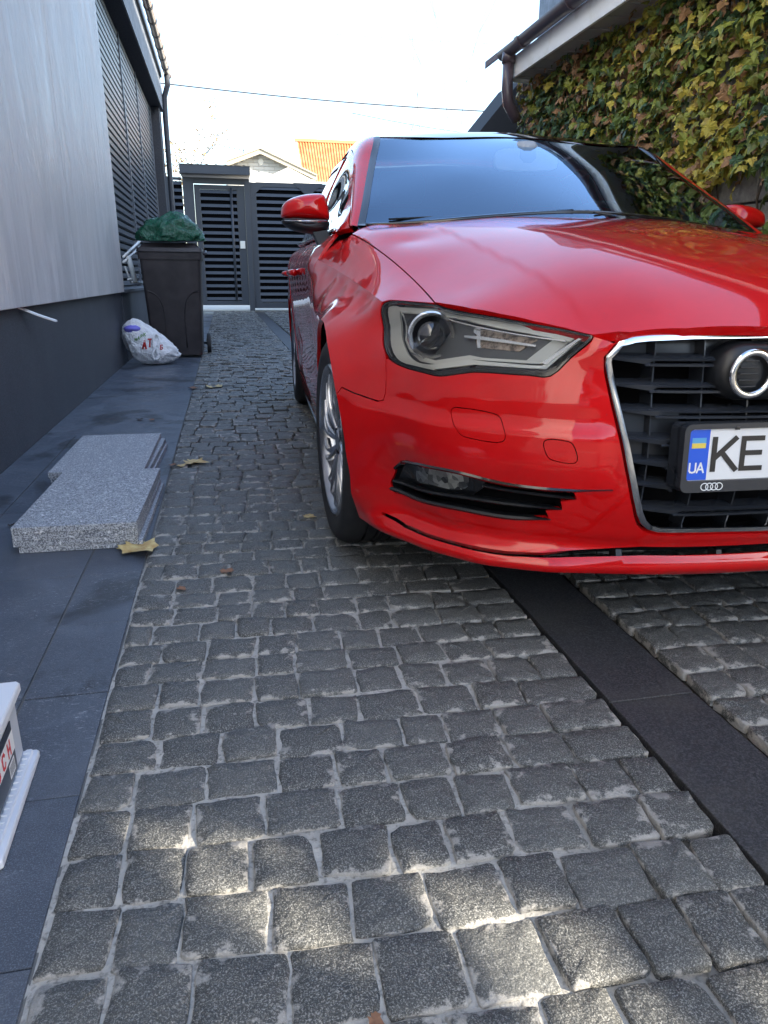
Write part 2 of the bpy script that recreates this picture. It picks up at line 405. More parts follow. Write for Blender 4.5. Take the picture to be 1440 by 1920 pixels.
rp = list(E1)+[(0, .98, 1.342), (-.3, 1.0, 1.335), (0, 1.05, 1.364), (0, 1.2, 1.400), (0, 1.35, 1.413), (0, 1.6, 1.418), (0, 2.0, 1.410), (0, 2.4, 1.365), (0, 2.8, 1.26), (0, 3.15, 1.10), (-.3, 1.05, 1.351), (-.3, 1.2, 1.388), (-.3, 1.6, 1.410), (-.3, 2.4, 1.36), (-.32, 3.15, 1.09)]
rp = np.array(rp); rq = rp.copy(); rq[:, 0] *= -1; rall = np.vstack([rp, rq[np.abs(rp[:, 0]) > .01]])
Rd = TPS(rall[:, :2], rall[:, 2], (1, 1), 1e-5)
def RF(u, v, off=0.0):
    u, v = np.broadcast_arrays(np.asarray(u, float), np.asarray(v, float)); return np.stack([u, v, Rd(u, v)+off], -1)

class Inv:
    """finds the surface parameters seen at a measured point of the photograph"""
    def __init__(s, f, ra, rb, off=0.0, na=220, nb=150):
        s.f = f; s.off = off; a, b = np.meshgrid(np.linspace(*ra, na), np.linspace(*rb, nb)); s.a = a.ravel(); s.b = b.ravel()
        s.p = cpx(f(s.a, s.b, off))
    def __call__(s, px):
        px = np.asarray(px, float); out = []
        for q in px:
            i = np.argmin(((s.p-q)**2).sum(1)); a, b = s.a[i], s.b[i]
            best = (((s.p[i]-q)**2).sum(), a, b)
            for _ in range(7):
                e = 1e-4; p = cpx(s.f(np.array([a, a+e, a]), np.array([b, b, b+e]), s.off))
                J = np.stack([(p[1]-p[0])/e, (p[2]-p[0])/e], 1); r = q-p[0]
                c = (r**2).sum()
                if c < best[0]: best = (c, a, b)
                try: st = np.linalg.solve(J.T@J+1e-1*np.eye(2)*np.trace(J.T@J)*1e-4, J.T@r)
                except Exception: break
                n_ = np.linalg.norm(st)
                if n_ > .03: st *= .03/n_
                a, b = a+st[0], b+st[1]
            out.append(best[1:])
        return np.array(out)
def nrmf(f, a, b, off=0.0, e=.0015):
    P1 = f(a+e, b, off)-f(a-e, b, off); P2 = f(a, b+e, off)-f(a, b-e, off)
    n = np.cross(P1, P2); n /= np.linalg.norm(n, axis=-1)[..., None]+1e-12
    return n
def patch(name, f, outer, holes=(), h=.02, m=RED, parent=None, off=0.0, thick=.012, ins=.0018, bstep=.009, outward=None, link_=True, mesh_only=False):
    outer = np.asarray(outer, float); outer = resample(outer if area2(outer) > 0 else outer[::-1], bstep, True)
    outer = inset(outer, ins) if ins else outer
    hs = []
    for q in holes:
        q = np.asarray(q, float); q = resample(q if area2(q) > 0 else q[::-1], bstep, True); hs.append(inset(q, -ins) if ins else q)
    loops = [outer]+hs
    lo, hi = outer.min(0), outer.max(0)
    gx, gy = np.meshgrid(np.arange(lo[0]+h*.37, hi[0], h), np.arange(lo[1]+h*.41, hi[1], h)); gp_ = np.stack([gx.ravel(), gy.ravel()], 1)
    k = inside(gp_, outer)
    for q in hs: k &= ~inside(gp_, q)
    gp_ = gp_[k]; B = np.vstack(loops)
    if len(gp_):
        dm = np.full(len(gp_), 9.)
        for i in range(0, len(gp_), 4000): dm[i:i+4000] = np.sqrt(((gp_[i:i+4000, None]-B[None])**2).sum(-1)).min(1)
        gp_ = gp_[dm > h*.45]
    pts = [Vector(p) for p in B]+[Vector(p) for p in gp_]
    ed = []; k0 = 0
    for L in loops:
        n = len(L); ed += [(k0+i, k0+(i+1) % n) for i in range(n)]; k0 += n
    ov, oe, of, *_ = delaunay_2d_cdt(pts, ed, [], 0, 1e-7)
    Q = np.array([tuple(v) for v in ov]); Fc = np.array([f_ for f_ in of if len(f_) == 3])
    C = Q[Fc].mean(1); k = inside(C, outer)
    for q in hs: k &= ~inside(C, q)
    Fc = Fc[k]
    P = f(Q[:, 0], Q[:, 1], off); N = nrmf(f, Q[:, 0], Q[:, 1], off)
    ref = outward if outward is not None else np.array([0, .6, .3])
    if (np.sum(N*(P-ref), 1)).mean() < 0: N = -N
    # face orientation to match N
    fn = np.cross(P[Fc[:, 1]]-P[Fc[:, 0]], P[Fc[:, 2]]-P[Fc[:, 0]])
    if (fn*N[Fc[:, 0]]).sum() < 0: Fc = Fc[:, ::-1]
    V = [P]; NN = [N]; faces = [tuple(x) for x in Fc]; base_ = len(P)
    if thick:
        sg = 1 if thick > 0 else 1
        for li, L in enumerate(loops):
            PL = f(L[:, 0], L[:, 1], off); NL = nrmf(f, L[:, 0], L[:, 1], off)
            if (np.sum(NL*(PL-ref), 1)).mean() < 0: NL = -NL
            n = len(L); V += [PL, PL-NL*abs(thick)]
            Tn = np.roll(PL, -1, 0)-np.roll(PL, 1, 0); SN = np.cross(Tn, NL); SN /= np.linalg.norm(SN, axis=1)[:, None]+1e-12
            # choose side direction away from the panel
            cen = f(L.mean(0)[0], L.mean(0)[1], off)
            if (SN*(PL-cen)).sum() < 0: SN = -SN
            if li > 0: SN = -SN
            NN += [SN, SN]
            for i in range(n):
                j = (i+1) % n; fc = (base_+i, base_+j, base_+n+j, base_+n+i)
                a = np.cross(PL[j]-PL[i], -NL[i]); faces.append(fc if a @ SN[i] > 0 else fc[::-1])
            base_ += 2*n
    V = np.vstack(V); NN = np.vstack(NN)
    if mesh_only: return V, faces, NN
    return ob(name, V, faces, m, parent, True, NN)
def combine(name, parts, m, parent):
    V = []; Fc = []; N = []; k = 0
    for v, f_, n in parts: V.append(v); N.append(n); Fc += [tuple(i+k for i in q) for q in f_]; k += len(v)
    return ob(name, np.vstack(V), Fc, m, parent, True, np.vstack(N))
def mirror(o, parent=None):
    """the same part on the other side of the car"""
    me = o.data; V = np.empty(len(me.vertices)*3); me.vertices.foreach_get('co', V); V = V.reshape(-1, 3)
    L = np.array(o.location); V = V+L; V[:, 0] *= -1
    Fc = [tuple(p.vertices)[::-1] for p in me.polygons]; mi = [p.material_index for p in me.polygons]
    N = None
    if me.has_custom_normals:
        N = np.zeros((len(V), 3)); 
        for lp in me.loops: N[lp.vertex_index] = lp.normal
        N[:, 0] *= -1
    sm = bool(me.polygons and me.polygons[0].use_smooth)
    nm = mesh(o.name.split('.')[0], V, Fc, list(me.materials), mi, sm, N)
    if N is None and sm and me.attributes.get('sharp_edge'): nm.set_sharp_from_angle(angle=rad(35))
    n = link(o.name.split('.')[0], nm, parent or o.parent)
    if 'label' in o: n['label'] = o['label'].replace('left', 'right')
    for ch in [c for c in o.children if c.type == 'MESH']: mirror(ch, n)
    return n
# ---------------------------------------------------------------- CAR: parts
car = empty('car', (CX, CY, 0), TH, 'shiny red four-door saloon parked nose-on to the camera on the cobbled driveway', 'car')
SV = lambda v: S2+(v-VF-RC)
Wi = Inv(W, (0, 1.95), (.13, .92)); Gi = Inv(G, (-.95, .3), (-.9, .6))
HL = [(715.5, 572), (729, 564.5), (770, 566.5), (816, 571), (828, 577), (933, 595), (1050, 615.5), (1104, 627), (1112, 629), (1108, 639), (1073, 668.5), (1032, 705), (992, 703.5), (892, 697.5), (863, 700.5), (825, 705), (796, 699), (752, 686), (729, 671.5), (717.5, 636), (713.5, 592)]
hl = crom(Wi(HL), 3, True)
HLs = crom(hl, 5, True)
# keep corners at the tip crisp: plain polygon there
arch = lambda a, r=.355, vc=0.0: (SV(vc)+r*math.cos(a), .32+r*math.sin(a))
a0 = math.asin(-.150/.355)
arch_front = [arch(math.pi-a) for a in np.linspace(a0, rad(31), 12)]                     # up the front edge of the arch
arch_rest = [arch(math.pi-a) for a in np.linspace(rad(31), math.pi-math.asin(-.19/.355)-0.0, 34)]
grl_px = [(1150, 651), (1133.5, 670), (1134, 697), (1147, 760), (1162, 822), (1173, 880), (1183, 933), (1190, 968), (1196, 985), (1207, 996), (1228, 1002.5), (1260, 1003), (1340, 1001), (1432, 999)]
grl = Wi(grl_px)
tip = Wi([(1118, 631.5), (1140, 638), (1156, 644)])
# headlight lower outline from its lower left corner to the tip
hb = list(Wi([(721, 658)]))+[]
low = [hl[k] for k in range(18*3, 8*3-1, -1)]
seam_b = Wi([(641, 726), (664, 737), (690, 746), (708, 752), (719, 750), (723, 735), (724, 700), (724, 673)])
half = [(0.0, .166), (.3, .166), (.6, .167), (.9, .168), (1.05, .168)]+arch_front[:]+list(seam_b)+low+list(tip)+list(grl)+[(0.0, grl[-1][1])]
half = np.array(half)
mir = half[::-1].copy(); mir[:, 0] *= -1
bump_poly = np.vstack([half, mir[1:-1]])
fog_px = [(735, 915), (733, 904), (744, 873), (752, 865), (762, 864), (850, 882), (950, 906), (1060, 921), (1075, 925), (1080, 936), (1050, 940), (1053, 955), (1022, 957), (1028, 972), (970, 974), (850, 953), (780, 935), (740, 923)]
fog = Wi(fog_px)
slot_u = Wi([(716, 961), (760, 984), (800, 1001), (870, 1021), (950, 1035), (1020, 1038), (1090, 1032), (1200, 1026), (1420, 1021)])
slot_l = Wi([(1420, 1034), (1200, 1040), (1100, 1042.5), (1020, 1044), (950, 1040.5), (870, 1026), (800, 1005.5), (760, 988), (716, 964)])
sh = np.vstack([slot_u, [(0.0, slot_u[-1][1])], [(0.0, slot_l[0][1])], slot_l])
sh_up = np.vstack([slot_u, [(0.0, slot_u[-1][1])]]); sh_lo = np.vstack([[(0.0, slot_l[0][1])], slot_l])
m1 = sh_up[::-1].copy(); m1[:, 0] *= -1; m2 = sh_lo[::-1].copy(); m2[:, 0] *= -1
slot = np.vstack([sh_up[:-1], m1[1:], m2[:-1], sh_lo[1:]])
wash = Wi([(846, 772), (851, 765), (862, 765), (922, 775), (936, 782), (943, 800), (947, 820), (941, 828), (885, 822), (866, 816), (855, 803)])
tow = Wi([(1020, 830), (1027, 825), (1062, 828), (1073, 833), (1082, 862), (1077, 868), (1038, 863), (1027, 856)])
wash = crom(wash, 4, True); tow = crom(tow, 4, True)
mx = lambda p: np.c_[-p[:, 0], p[:, 1]][::-1]
fog_s = fog
bumper = patch('bumper', W, bump_poly, [fog_s, mx(fog_s), slot, wash, mx(wash), tow, mx(tow)], .016, RED, car, thick=.016, ins=.0016, bstep=.008)
for p, nm in ((wash, 'washer_cover'), (mx(wash), 'washer_cover'), (tow, 'tow_cover')):
    patch(nm, W, p, (), .009, RED, bumper, thick=.01, ins=.0004)
patch('tow_cover', W, mx(tow), (), .009, RED, bumper, thick=.01, ins=.0004)
# hood
hoodL = [(p[0], p[1]) for p in SEAM[::1]]
rear = [(-.768, .385), (-.73, .41), (-.66, .385), (-.5, .335), (-.3, .295), (0, .27)]
hl_half = np.array([(0, -.874)]+[(p[0], p[1]) for p in FRO[::-1]][0:]+list(crom(np.array([(p[0], p[1]) for p in SEAM]), 5))+rear)
hm = hl_half[::-1].copy(); hm[:, 0] *= -1
hood = patch('hood', G, np.vstack([hl_half, hm[1:-1]]), (), .015, RED, car, thick=.022, ins=.0022, bstep=.01, outward=np.array([0, 0, 0]))
# fenders: top strip joins the side along the shoulder crease
crz = crom(np.array([(p[0], p[1]) for p in CREASE]), 6)
fl = Gi([(729, 563), (770, 565), (811, 568)])
crz_o = crz+np.array([-.0016, -.0])
ftop = np.vstack([crz_o, [(-.80, .56), (-.782, .42)], crom(np.array([(p[0], p[1]) for p in SEAM]), 5)[::-1], fl[::-1]])
vt, ft, nt_ = patch('x', G, ftop, (), .02, RED, None, thick=.012, ins=.0014, outward=np.array([0, 0, 0]), mesh_only=True)
csz = np.array([(to_s(p[0], p[1])[0], p[2]) for p in CREASE]); csz = crom(csz, 6); csz[:, 1] += .0016
dseam = SV(.53)
csz_f = csz[csz[:, 0] < dseam-.004]
tcre = [(dseam, float(np.interp(dseam, csz[:, 0], csz[:, 1])))]
side_poly = np.vstack([csz_f, tcre, [(dseam, .5), (dseam-.01, .22)], np.array(arch_rest[::-1]), seam_b[:], hl[18*3+1:], [hl[0]]])
vs, fs, ns = patch('x', W, side_poly, (), .02, RED, None, thick=.012, ins=.0014, mesh_only=True)
fill = patch('x', G, np.array([(-.80, .30), (-.62, .30), (-.60, .42), (-.70, .60), (-.80, .62)]), (), .04, RED, None, off=-.014, thick=0, ins=0, outward=np.array([0, 0, 0]), mesh_only=True)
fender = combine('fender', [(vt, ft, nt_), (vs, fs, ns), fill], RED, car)
mirror(fender)
# doors, rear quarter, sill
def door(v0, v1, top, extra=None):
    a, b = SV(v0), SV(v1)
    return np.array([(a, .25), (b, .25), (b, top(v1)), ((a+b)/2, top((v0+v1)/2)), (a, top(v0))])
top = lambda v: .943+.014*(v-.53)
d1 = patch('door', W, door(.53, 1.60, top), (), .035, RED, car, thick=.012)
arch_r = [arch(a, .355, 2.637) for a in np.linspace(math.pi-math.asin(-.07/.355), rad(2), 26)]
d2p = [(SV(1.60), .25)]+[p for p in arch_r if p[0] < SV(2.46)]+[(SV(2.46), top(2.46)), (SV(2.0), top(2.0)), (SV(1.60), top(1.60))]
d2 = patch('door', W, d2p, (), .035, RED, car, thick=.012)
q3 = [p for p in arch_r if p[0] >= SV(2.46)]+[(SV(3.2), .22), (SV(3.2), .975), (SV(2.46), top(2.46))]
q = patch('rear_quarter', W, q3, (), .035, RED, car, thick=.012)
sil = patch('sill', W, [(SV(.31), .125), (SV(2.33), .125), (SV(2.33), .246), (SV(.345), .246)], (), .035, RED, car, thick=.03)
sk = patch('sill_trim', W, [(SV(.31), .118), (SV(2.33), .118), (SV(2.33), .124), (SV(.31), .124)], (), .035, BLACKP, car, off=.004, thick=.03)
for o in (d1, d2, q, sil, sk): pass
# door handles
for dd, v in ((d1, 1.42), (d2, 2.28)):
    hb_ = MB(); s0 = SV(v); pts = [W(np.array(s0+x), np.array(.815), .012+.022*math.sin(math.pi*max(0, min(1, (x+.02)/.22)))**.5) for x in np.linspace(-.02, .2, 12)]
    hb_.tube(pts, .015, 8); o = hb_.build('door_handle', RED, dd, True)
for o in (d1, d2, q, sil, sk): mirror(o)

# greenhouse
E1f = np.array([tuple(cv(x, y, v)) for x, y, v in [(670, 424, .40), (678, 385, .52), (685, 343, .68), (693, 300, .86)]]+[tuple(p) for p in E1]); E1c = crom(E1f, 8)
E2 = np.array([(-.768, .41, .952), (-.742, .58, 1.04), (-.715, .76, 1.135), (-.676, 1.03, 1.270), (-.65, 1.35, 1.335), (-.645, 1.8, 1.350), (-.655, 2.3, 1.308), (-.69, 2.8, 1.17), (-.735, 3.15, 1.02)]); E2c = crom(E2, 8)
kp = [(p[1], p[2], p[0]) for p in E2]+[(.45, .93, -.80), (.7, .945, -.805), (1.2, .955, -.81), (2.0, .968, -.815), (2.8, .98, -.80), (3.2, .985, -.745), (1.2, 1.13, -.765), (2.0, 1.15, -.765), (2.6, 1.1, -.76)]
kp = np.array(kp); Kd = TPS(kp[:, :2], kp[:, 2], (1, 1), 1e-5)
def K(v, z, off=0.0):
    v, z = np.broadcast_arrays(np.asarray(v, float), np.asarray(z, float)); return np.stack([Kd(v, z)-off, v, z], -1)
rail = np.array([(p[1], p[2]) for p in E2c])
belt = [(v, .946+.014*(v-.53)) for v in (3.12, 2.4, 1.6, .9, .56)]
gh = np.vstack([rail[:-1], belt])
def railz(v): return float(np.interp(v, rail[:, 0], rail[:, 1]))
win1 = [(.66, .968)]+[(v, railz(v)-.030) for v in (.70, .80, .92, 1.05, 1.2, 1.4, 1.56)]+[(1.60, .975)]
win2 = [(1.68, .976)]+[(v, railz(v)-.030) for v in (1.66, 1.9, 2.1, 2.3, 2.5, 2.66)]+[(2.74, 1.03), (2.70, .99)]
win1 = np.array(win1); win2 = np.array(win2)
frame = patch('window_frame', K, gh, [win1, win2], .03, RED, car, thick=.02, ins=.001)
for wv in (win1, win2): patch('side_window', K, wv, (), .04, SGLASS, frame, off=-.006, thick=0, ins=0)
def ribbon(name, A, B, m, parent, lift=0.0, rows_=5, ref=(0, 1.5, .6)):
    n = 90; ta = np.linspace(0, 1, n)
    def rs(P): L = np.r_[0, np.cumsum(np.linalg.norm(np.diff(P, axis=0), axis=1))]; L /= L[-1]; return np.stack([np.interp(ta, L, P[:, k]) for k in range(3)], 1)
    a, b = rs(A), rs(B); V = []
    out = (a+b)/2-np.array(ref); out[:, 1] *= .2; out /= np.linalg.norm(out, axis=1)[:, None]
    for j in range(rows_): q_ = j/(rows_-1); V.append(a*(1-q_)+b*q_+out*lift*math.sin(math.pi*q_))
    V = np.vstack(V); Fc = [(j*n+i, j*n+i+1, (j+1)*n+i+1, (j+1)*n+i) for j in range(rows_-1) for i in range(n-1)]
    return ob(name, V, Fc, m, parent, True)
pil = ribbon('roof_pillar', E1c, E2c, RED, car, .012)
cs = MB(); cs.tube([K(np.array(v), np.array(.955+.0145*(v-.53)), .004) for v in np.linspace(.60, 2.75, 40)], .008, 6); ct = cs.build('window_trim', CHROME, car, True)
seal = MB(); rp_ = [p-np.array([.004, .0, 0]) for p in E1c[:40]]
bp = patch('door_pillar', K, np.array([(1.60, .97), (1.58, railz(1.58)-.02), (1.68, railz(1.68)-.02), (1.70, .975)]), (), .05, GLOSSB, car, off=.002, thick=.004)
for o in (frame, pil, ct, bp): mirror(o)
wl = [(-.735, .33)]+[(p[0], p[1]) for p in E1c if p[1] <= 1.052]
wtop = [(-.4, 1.015), (-.2, 1.0), (0, .995)]
wh = np.array([(0, .20), (-.4, .24), (-.6, .29)]+wl+wtop); wm = wh[::-1].copy(); wm[:, 0] *= -1
wpoly = np.vstack([wh, wm[1:-1]])
windshield = patch('windshield', T, wpoly, (), .04, WGLASS, car, thick=0, ins=0, outward=np.array([0, 1.5, .6]))
# black printed border of the glass, down both sides and along the foot
def sideband(sg):
    A = np.array([p for p in E1c if p[1] <= 1.06]); A = np.vstack([[(-.722, .36, .955)], A]); B = A.copy(); B[:, 0] += .026; B[:, 2] = [float(Td(x, y)) for x, y in B[:, :2]]
    A = A.copy(); B = B.copy(); A[:, 2] += .003; B[:, 2] += .002; A[:, 0] *= sg; B[:, 0] *= sg
    return ribbon('windshield_seal', A, B, GLOSSB, windshield, .002)
sideband(1); sideband(-1)
bb = MB(); pts = [np.array([u, v+.012, float(Td(u, v))+.004]) for u, v in crom(np.array([(-.715, .385), (-.5, .305), (-.25, .25), (0, .23), (.25, .25), (.5, .305), (.715, .385)]), 8)]
bb.tube(pts, .008, 8); bb.build('wiper_cowl', GLOSSB, windshield, True)
for p0, p1 in (((-.64, .385), (-.05, .24)), ((.02, .225), (.62, .325))):
    wb = MB(); q0 = np.array([p0[0], p0[1]-.0, float(Td(*p0))+.006]); q1 = np.array([p1[0], p1[1]-.0, float(Td(*p1))+.006])
    wb.tube([q0, (q0+q1)/2+np.array([0, 0, .000]), q1], .0035, 6); wb.build('wiper', BLACKP, windshield, True)
ROOFG = mat('dark_roof_glass', (.004, .004, .005), .05, coat=.8)
rh = np.array([(0, .996), (-.2, 1.001), (-.4, 1.016), (-.588, 1.052)]+[(p[0], p[1]) for p in E1c if p[1] > 1.06]+[(-.3, 3.2), (0, 3.22)])
rm = rh[::-1].copy(); rm[:, 0] *= -1
roof = patch('roof', RF, np.vstack([rh, rm[1:-1]]), (), .05, ROOFG, car, off=.003, thick=.002, ins=0, outward=np.array([0, 1.5, 0]))
# boot lid and rear end
rb = MB()
prof = [(3.14, 1.06), (3.30, 1.045), (3.46, 1.03), (3.54, .99), (3.57, .85), (3.56, .70), (3.60, .60), (3.60, .40), (3.54, .22)]
V = []; 
for (v, z) in prof:
    hw = .76 if z > .9 else .84
    for u in np.linspace(-hw, hw, 13): V.append((u, v-.30*abs(u/hw)**4, z-.02*abs(u/hw)**3))
Fc = [(i*13+k, i*13+k+1, (i+1)*13+k+1, (i+1)*13+k) for i in range(len(prof)-1) for k in range(12)]
rb.add(V, Fc); rb.build('boot_lid', RED, car, True)
# dark inside: floor pan, engine bay, arches
ub = MB(); ub.box((-.62, -.60, .17), (.62, 3.2, .62)); ub.box((-.62, .45, .60), (.62, 3.2, .80)); ub.box((-.50, -.70, .20), (.50, -.58, .60)); ub.box((-.80, .42, .16), (.80, 2.25, .5)); ub.box((-.78, 2.99, .25), (.78, 3.1, .9)); ub.build('underbody', MATTEK, car)
for sg in (-1, 1):
    for vc in (0, 2.637):
        wa = MB()
        P_ = [(.392, a) for a in np.linspace(rad(-25), rad(205), 24)]
        V = [(sg*x, vc+r*math.cos(a), .32+r*math.sin(a)) for x in (.80, .50) for r, a in P_]; n = len(P_)
        wa.add(V, [(i, i+1, n+i+1, n+i) for i in range(n-1)])
        wa.build('arch_liner', MATTEK, car)
# cabin
cb = MB(); cb.prism([(.30, .80), (.30, .93), (.42, .968), (.62, .965), (.86, .90), (.86, .60), (.30, .6)], -.70, .70, axis='x'); cb.build('dashboard', DASH, car)
for u in (-.36, .36):
    st = MB(); st.box((u-.24, 1.05, .45), (u+.24, 1.60, .62), bev=.05); st.box((u-.23, 1.55, .55), (u+.23, 1.70, 1.12), bev=.06); st.box((u-.12, 1.60, 1.15), (u+.12, 1.70, 1.29), bev=.04); st.build('front_seat', SEAT, car, True)
rs_ = MB(); rs_.box((-.62, 2.45, .5), (.62, 2.62, 1.08), bev=.06); rs_.build('rear_seat', SEAT, car, True)
sw = MB(); an = np.linspace(0, 2*math.pi, 33); sw.tube([(.36+.185*math.cos(a), .98-.08*math.sin(a), .93+.165*math.sin(a)) for a in an], .014, 8); sw.box((.20, .97, .90), (.52, .99, .955), bev=.01); sw.build('steering_wheel', DASH, car, True)
MIRG = mat('mirror_back', (.80, .82, .84), .45)
rv = MB(); rv.prism(crom(np.array([(-.125, 1.215), (-.12, 1.275), (-.02, 1.285), (.10, 1.28), (.125, 1.272), (.128, 1.222), (.10, 1.212), (-.10, 1.208)]), 3, True), .86, .885, axis='y'); rv.build('rear_view_mirror', MIRG, car)
rv = MB(); rv.box((-.04, .85, 1.235), (.05, .93, 1.315), bev=.02); rv.build('sensor_pod', mat('pod_grey', (.35, .37, .40), .5), car, True)
# door mirrors
def pillow(poly, y0, dep, n=7, sgn=-1, p=2.0, flat=0.0):
    """rounded shell grown from an outline in x,z; bulges along y"""
    poly = np.asarray(poly, float); c = poly.mean(0); V = []; m = len(poly)
    for k in range(n):
        a = k/(n-1)*math.pi/2*.985; r = math.cos(a)**(2/p); d = math.sin(a)**(2/p)
        V += [(c[0]+(x-c[0])*r, y0+sgn*dep*d, c[1]+(z-c[1])*r) for x, z in poly]
    Fc = [(k*m+i, k*m+(i+1) % m, (k+1)*m+(i+1) % m, (k+1)*m+i) for k in range(n-1) for i in range(m)]; Fc.append(tuple((n-1)*m+i for i in range(m)))
    return V, Fc
def pxy(px, v): return [(p[0], p[2]) for p in (cv(x, y, v) for x, y in px)]
cap_px = [(528, 408), (527, 396), (530, 385), (541, 375), (565, 367), (595, 364), (606, 366), (612, 378), (616, 396), (617, 412), (600, 413.5), (560, 412)]
low_px = [(528, 413), (560, 416.5), (600, 417.5), (617, 416), (616, 428), (606, 437), (590, 439), (560, 435), (540, 428), (530, 420)]
mc = MB(); V, Fc = pillow(crom(np.array(pxy(cap_px, .74)), 4, True), .74, .085, p=2.6); mc.add(V, Fc)
V, Fc = pillow(crom(np.array(pxy(cap_px, .74)), 4, True), .74, .05, p=2.6, sgn=1); mc.add(V, Fc)
mcap = mc.build('door_mirror', RED, car, True)
ml = MB(); V, Fc = pillow(crom(np.array(pxy(low_px, .74)), 4, True), .74, .07, p=2.4); ml.add(V, Fc); V, Fc = pillow(crom(np.array(pxy(low_px, .74)), 4, True), .74, .05, p=2.4, sgn=1); ml.add(V, Fc); ml.build('mirror_base', BLACKP, mcap, True)
arm = MB(); A1 = pxy([(586, 436), (612, 432), (622, 452), (600, 467)], .72); arm.prism(A1, .69, .77, axis='y'); arm.build('mirror_arm', BLACKP, mcap)
strip = MB(); strip.tube([np.array([x, .735-.06, z]) for x, z in pxy([(533, 414.5), (570, 415.2), (612, 415.5)], .70)], .0025, 6); strip.build('mirror_trim', CHROME, mcap, True)
mirror(mcap)

# wheels
def wheel(u, v, sg, steer=0.0):
    w_ = empty('wheel', (u, v, .317), steer, parent=car)
    ty = MB(); R_ = .317
    prof = [(.222, -.085), (.235, -.104), (.262, -.1125), (.288, -.110), (.305, -.098), (.3155, -.078), (.317, -.05)]
    full = prof+[(.317, -.046), (.309, -.0455), (.309, -.0375), (.317, -.037), (.3175, -.012), (.309, -.0115), (.309, -.0035), (.3175, -.003)]
    full = full+[(r, -h) for r, h in full[::-1]]
    ty.lathe([(r, sg*-h if sg < 0 else h) for r, h in full], 72)
    ty.build('tyre', RUBBER, w_, angle=30)
    s_ = -1.0 if sg < 0 else 1.0
    rm_ = MB(); X = lambda d: s_*(.1085-d)
    rm_.lathe([(.232, X(.006)), (.226, X(0)), (.219, X(.004)), (.212, X(.02)), (.205, X(.05)), (.20, X(.12)), (.20, X(.19))], 64)
    rm_.lathe([(.0, X(.022)), (.030, X(.022)), (.034, X(.026)), (.045, X(.030)), (.07, X(.045)), (.07, X(.07))], 32)
    for k in range(10):
        for tw in (-1, 1):
            a_ = 2*math.pi*k/10
            pts = []
            for q_ in np.linspace(0, 1, 8):
                r = .045+q_*.172; aa = a_+tw*(.05+.085*q_)+.30*q_*q_*s_*-1
                pts.append((X(.030-.022*math.sin(q_*math.pi*.5)+.012*q_*q_), r*math.cos(aa), r*math.sin(aa)))
            P = np.array(pts); V = []
            for i, p in enumerate(P):
                tdir = P[min(i+1, 7)]-P[max(i-1, 0)]; tdir /= np.linalg.norm(tdir); sd_ = np.cross(tdir, [1, 0, 0]); wdt = .0075+.002*math.sin(i)
                for (aq, bq) in ((-1, 0), (-.55, 1), (.55, 1), (1, 0), (.8, -2.2), (-.8, -2.2)): V.append(p+sd_*wdt*aq+np.array([s_*.006*bq, 0, 0]))
            rm_.add(V, [(i*6+j, i*6+(j+1) % 6, (i+1)*6+(j+1) % 6, (i+1)*6+j) for i in range(7) for j in range(6)])
    rim = rm_.build('rim', ALU, w_, angle=40)
    for k in range(5):
        b_ = MB(); a = 2*math.pi*k/5+.3; b_.lathe([(0, X(.024)), (.008, X(.024)), (.008, X(.05))], 8, c=(0, .055*math.cos(a), .055*math.sin(a))); b_.build('wheel_bolt', BLACKP, rim)
    br = MB(); br.lathe([(.05, X(.12)), (.145, X(.12)), (.145, X(.14)), (.05, X(.14))], 40); br.build('brake_disc', GREYP, w_, angle=30)
    return w_
for u, v, sg, st_ in ((-.7775, 0, -1, rad(3.5)), (.7775, 0, 1, rad(3.5)), (-.765, 2.637, -1, 0), (.765, 2.637, 1, 0)): wheel(u, v, sg, st_)

# headlights
hlp = empty('headlight', (0, 0, 0), parent=car)
HLr = hl
def hring(off): return W(HLr[:, 0], HLr[:, 1], off)
def hpatch(name, px, off, m, parent=hlp, thick=.006, h=.02, holes=(), ins=0.0, smooth=False, outward=None):
    inv = INVS.setdefault(off, Inv(W, (.35, 1.35), (.52, .80), off, 120, 60))
    p = inv(px); p = crom(p, 4, True) if smooth else p
    return patch(name, W, p, [inv(q) for q in holes], h, m, parent, off=off, thick=thick, ins=ins, bstep=.006)
INVS = {}
fine = resample(hl, .01, True); ra_, rb_ = W(fine[:, 0], fine[:, 1], -.002), W(fine[:, 0], fine[:, 1], -.062); n = len(fine)
ob('lamp_housing', np.vstack([ra_, rb_]), [(i, (i+1) % n, n+(i+1) % n, n+i) for i in range(n)], MATTEK, hlp)
patch('lamp_back', W, hl, (), .03, LAMPD, hlp, off=-.060, thick=0, ins=0)
inn = inset(resample(hl, .006, True), .0045)
patch('lamp_bezel', W, hl, [inn], .02, GLOSSB, hlp, off=-.004, thick=.012, ins=0)
Z = lambda L: [(700+x/3.4286, 540+y/3.4286) for x, y in L]
hpatch('lamp_bezel', Z([(100, 440), (180, 480), (330, 515), (430, 535), (560, 520), (660, 510), (1000, 525), (1110, 530), (1180, 500), (1165, 545), (1130, 562), (1000, 556), (660, 538), (560, 548), (430, 560), (330, 542), (180, 497), (105, 455)]), -.012, GLOSSB)
hpatch('light_band', Z([(92, 130), (165, 122), (172, 200), (182, 300), (200, 370), (235, 440), (290, 480), (395, 505), (395, 525), (250, 500), (160, 460), (115, 390), (95, 300), (88, 200)]), -.020, LAMPG, smooth=True)
hpatch('light_band', Z([(165, 122), (400, 135), (600, 170), (1000, 245), (1290, 325), (1265, 345), (1000, 292), (600, 208), (400, 170), (180, 160)]), -.020, LAMPG)
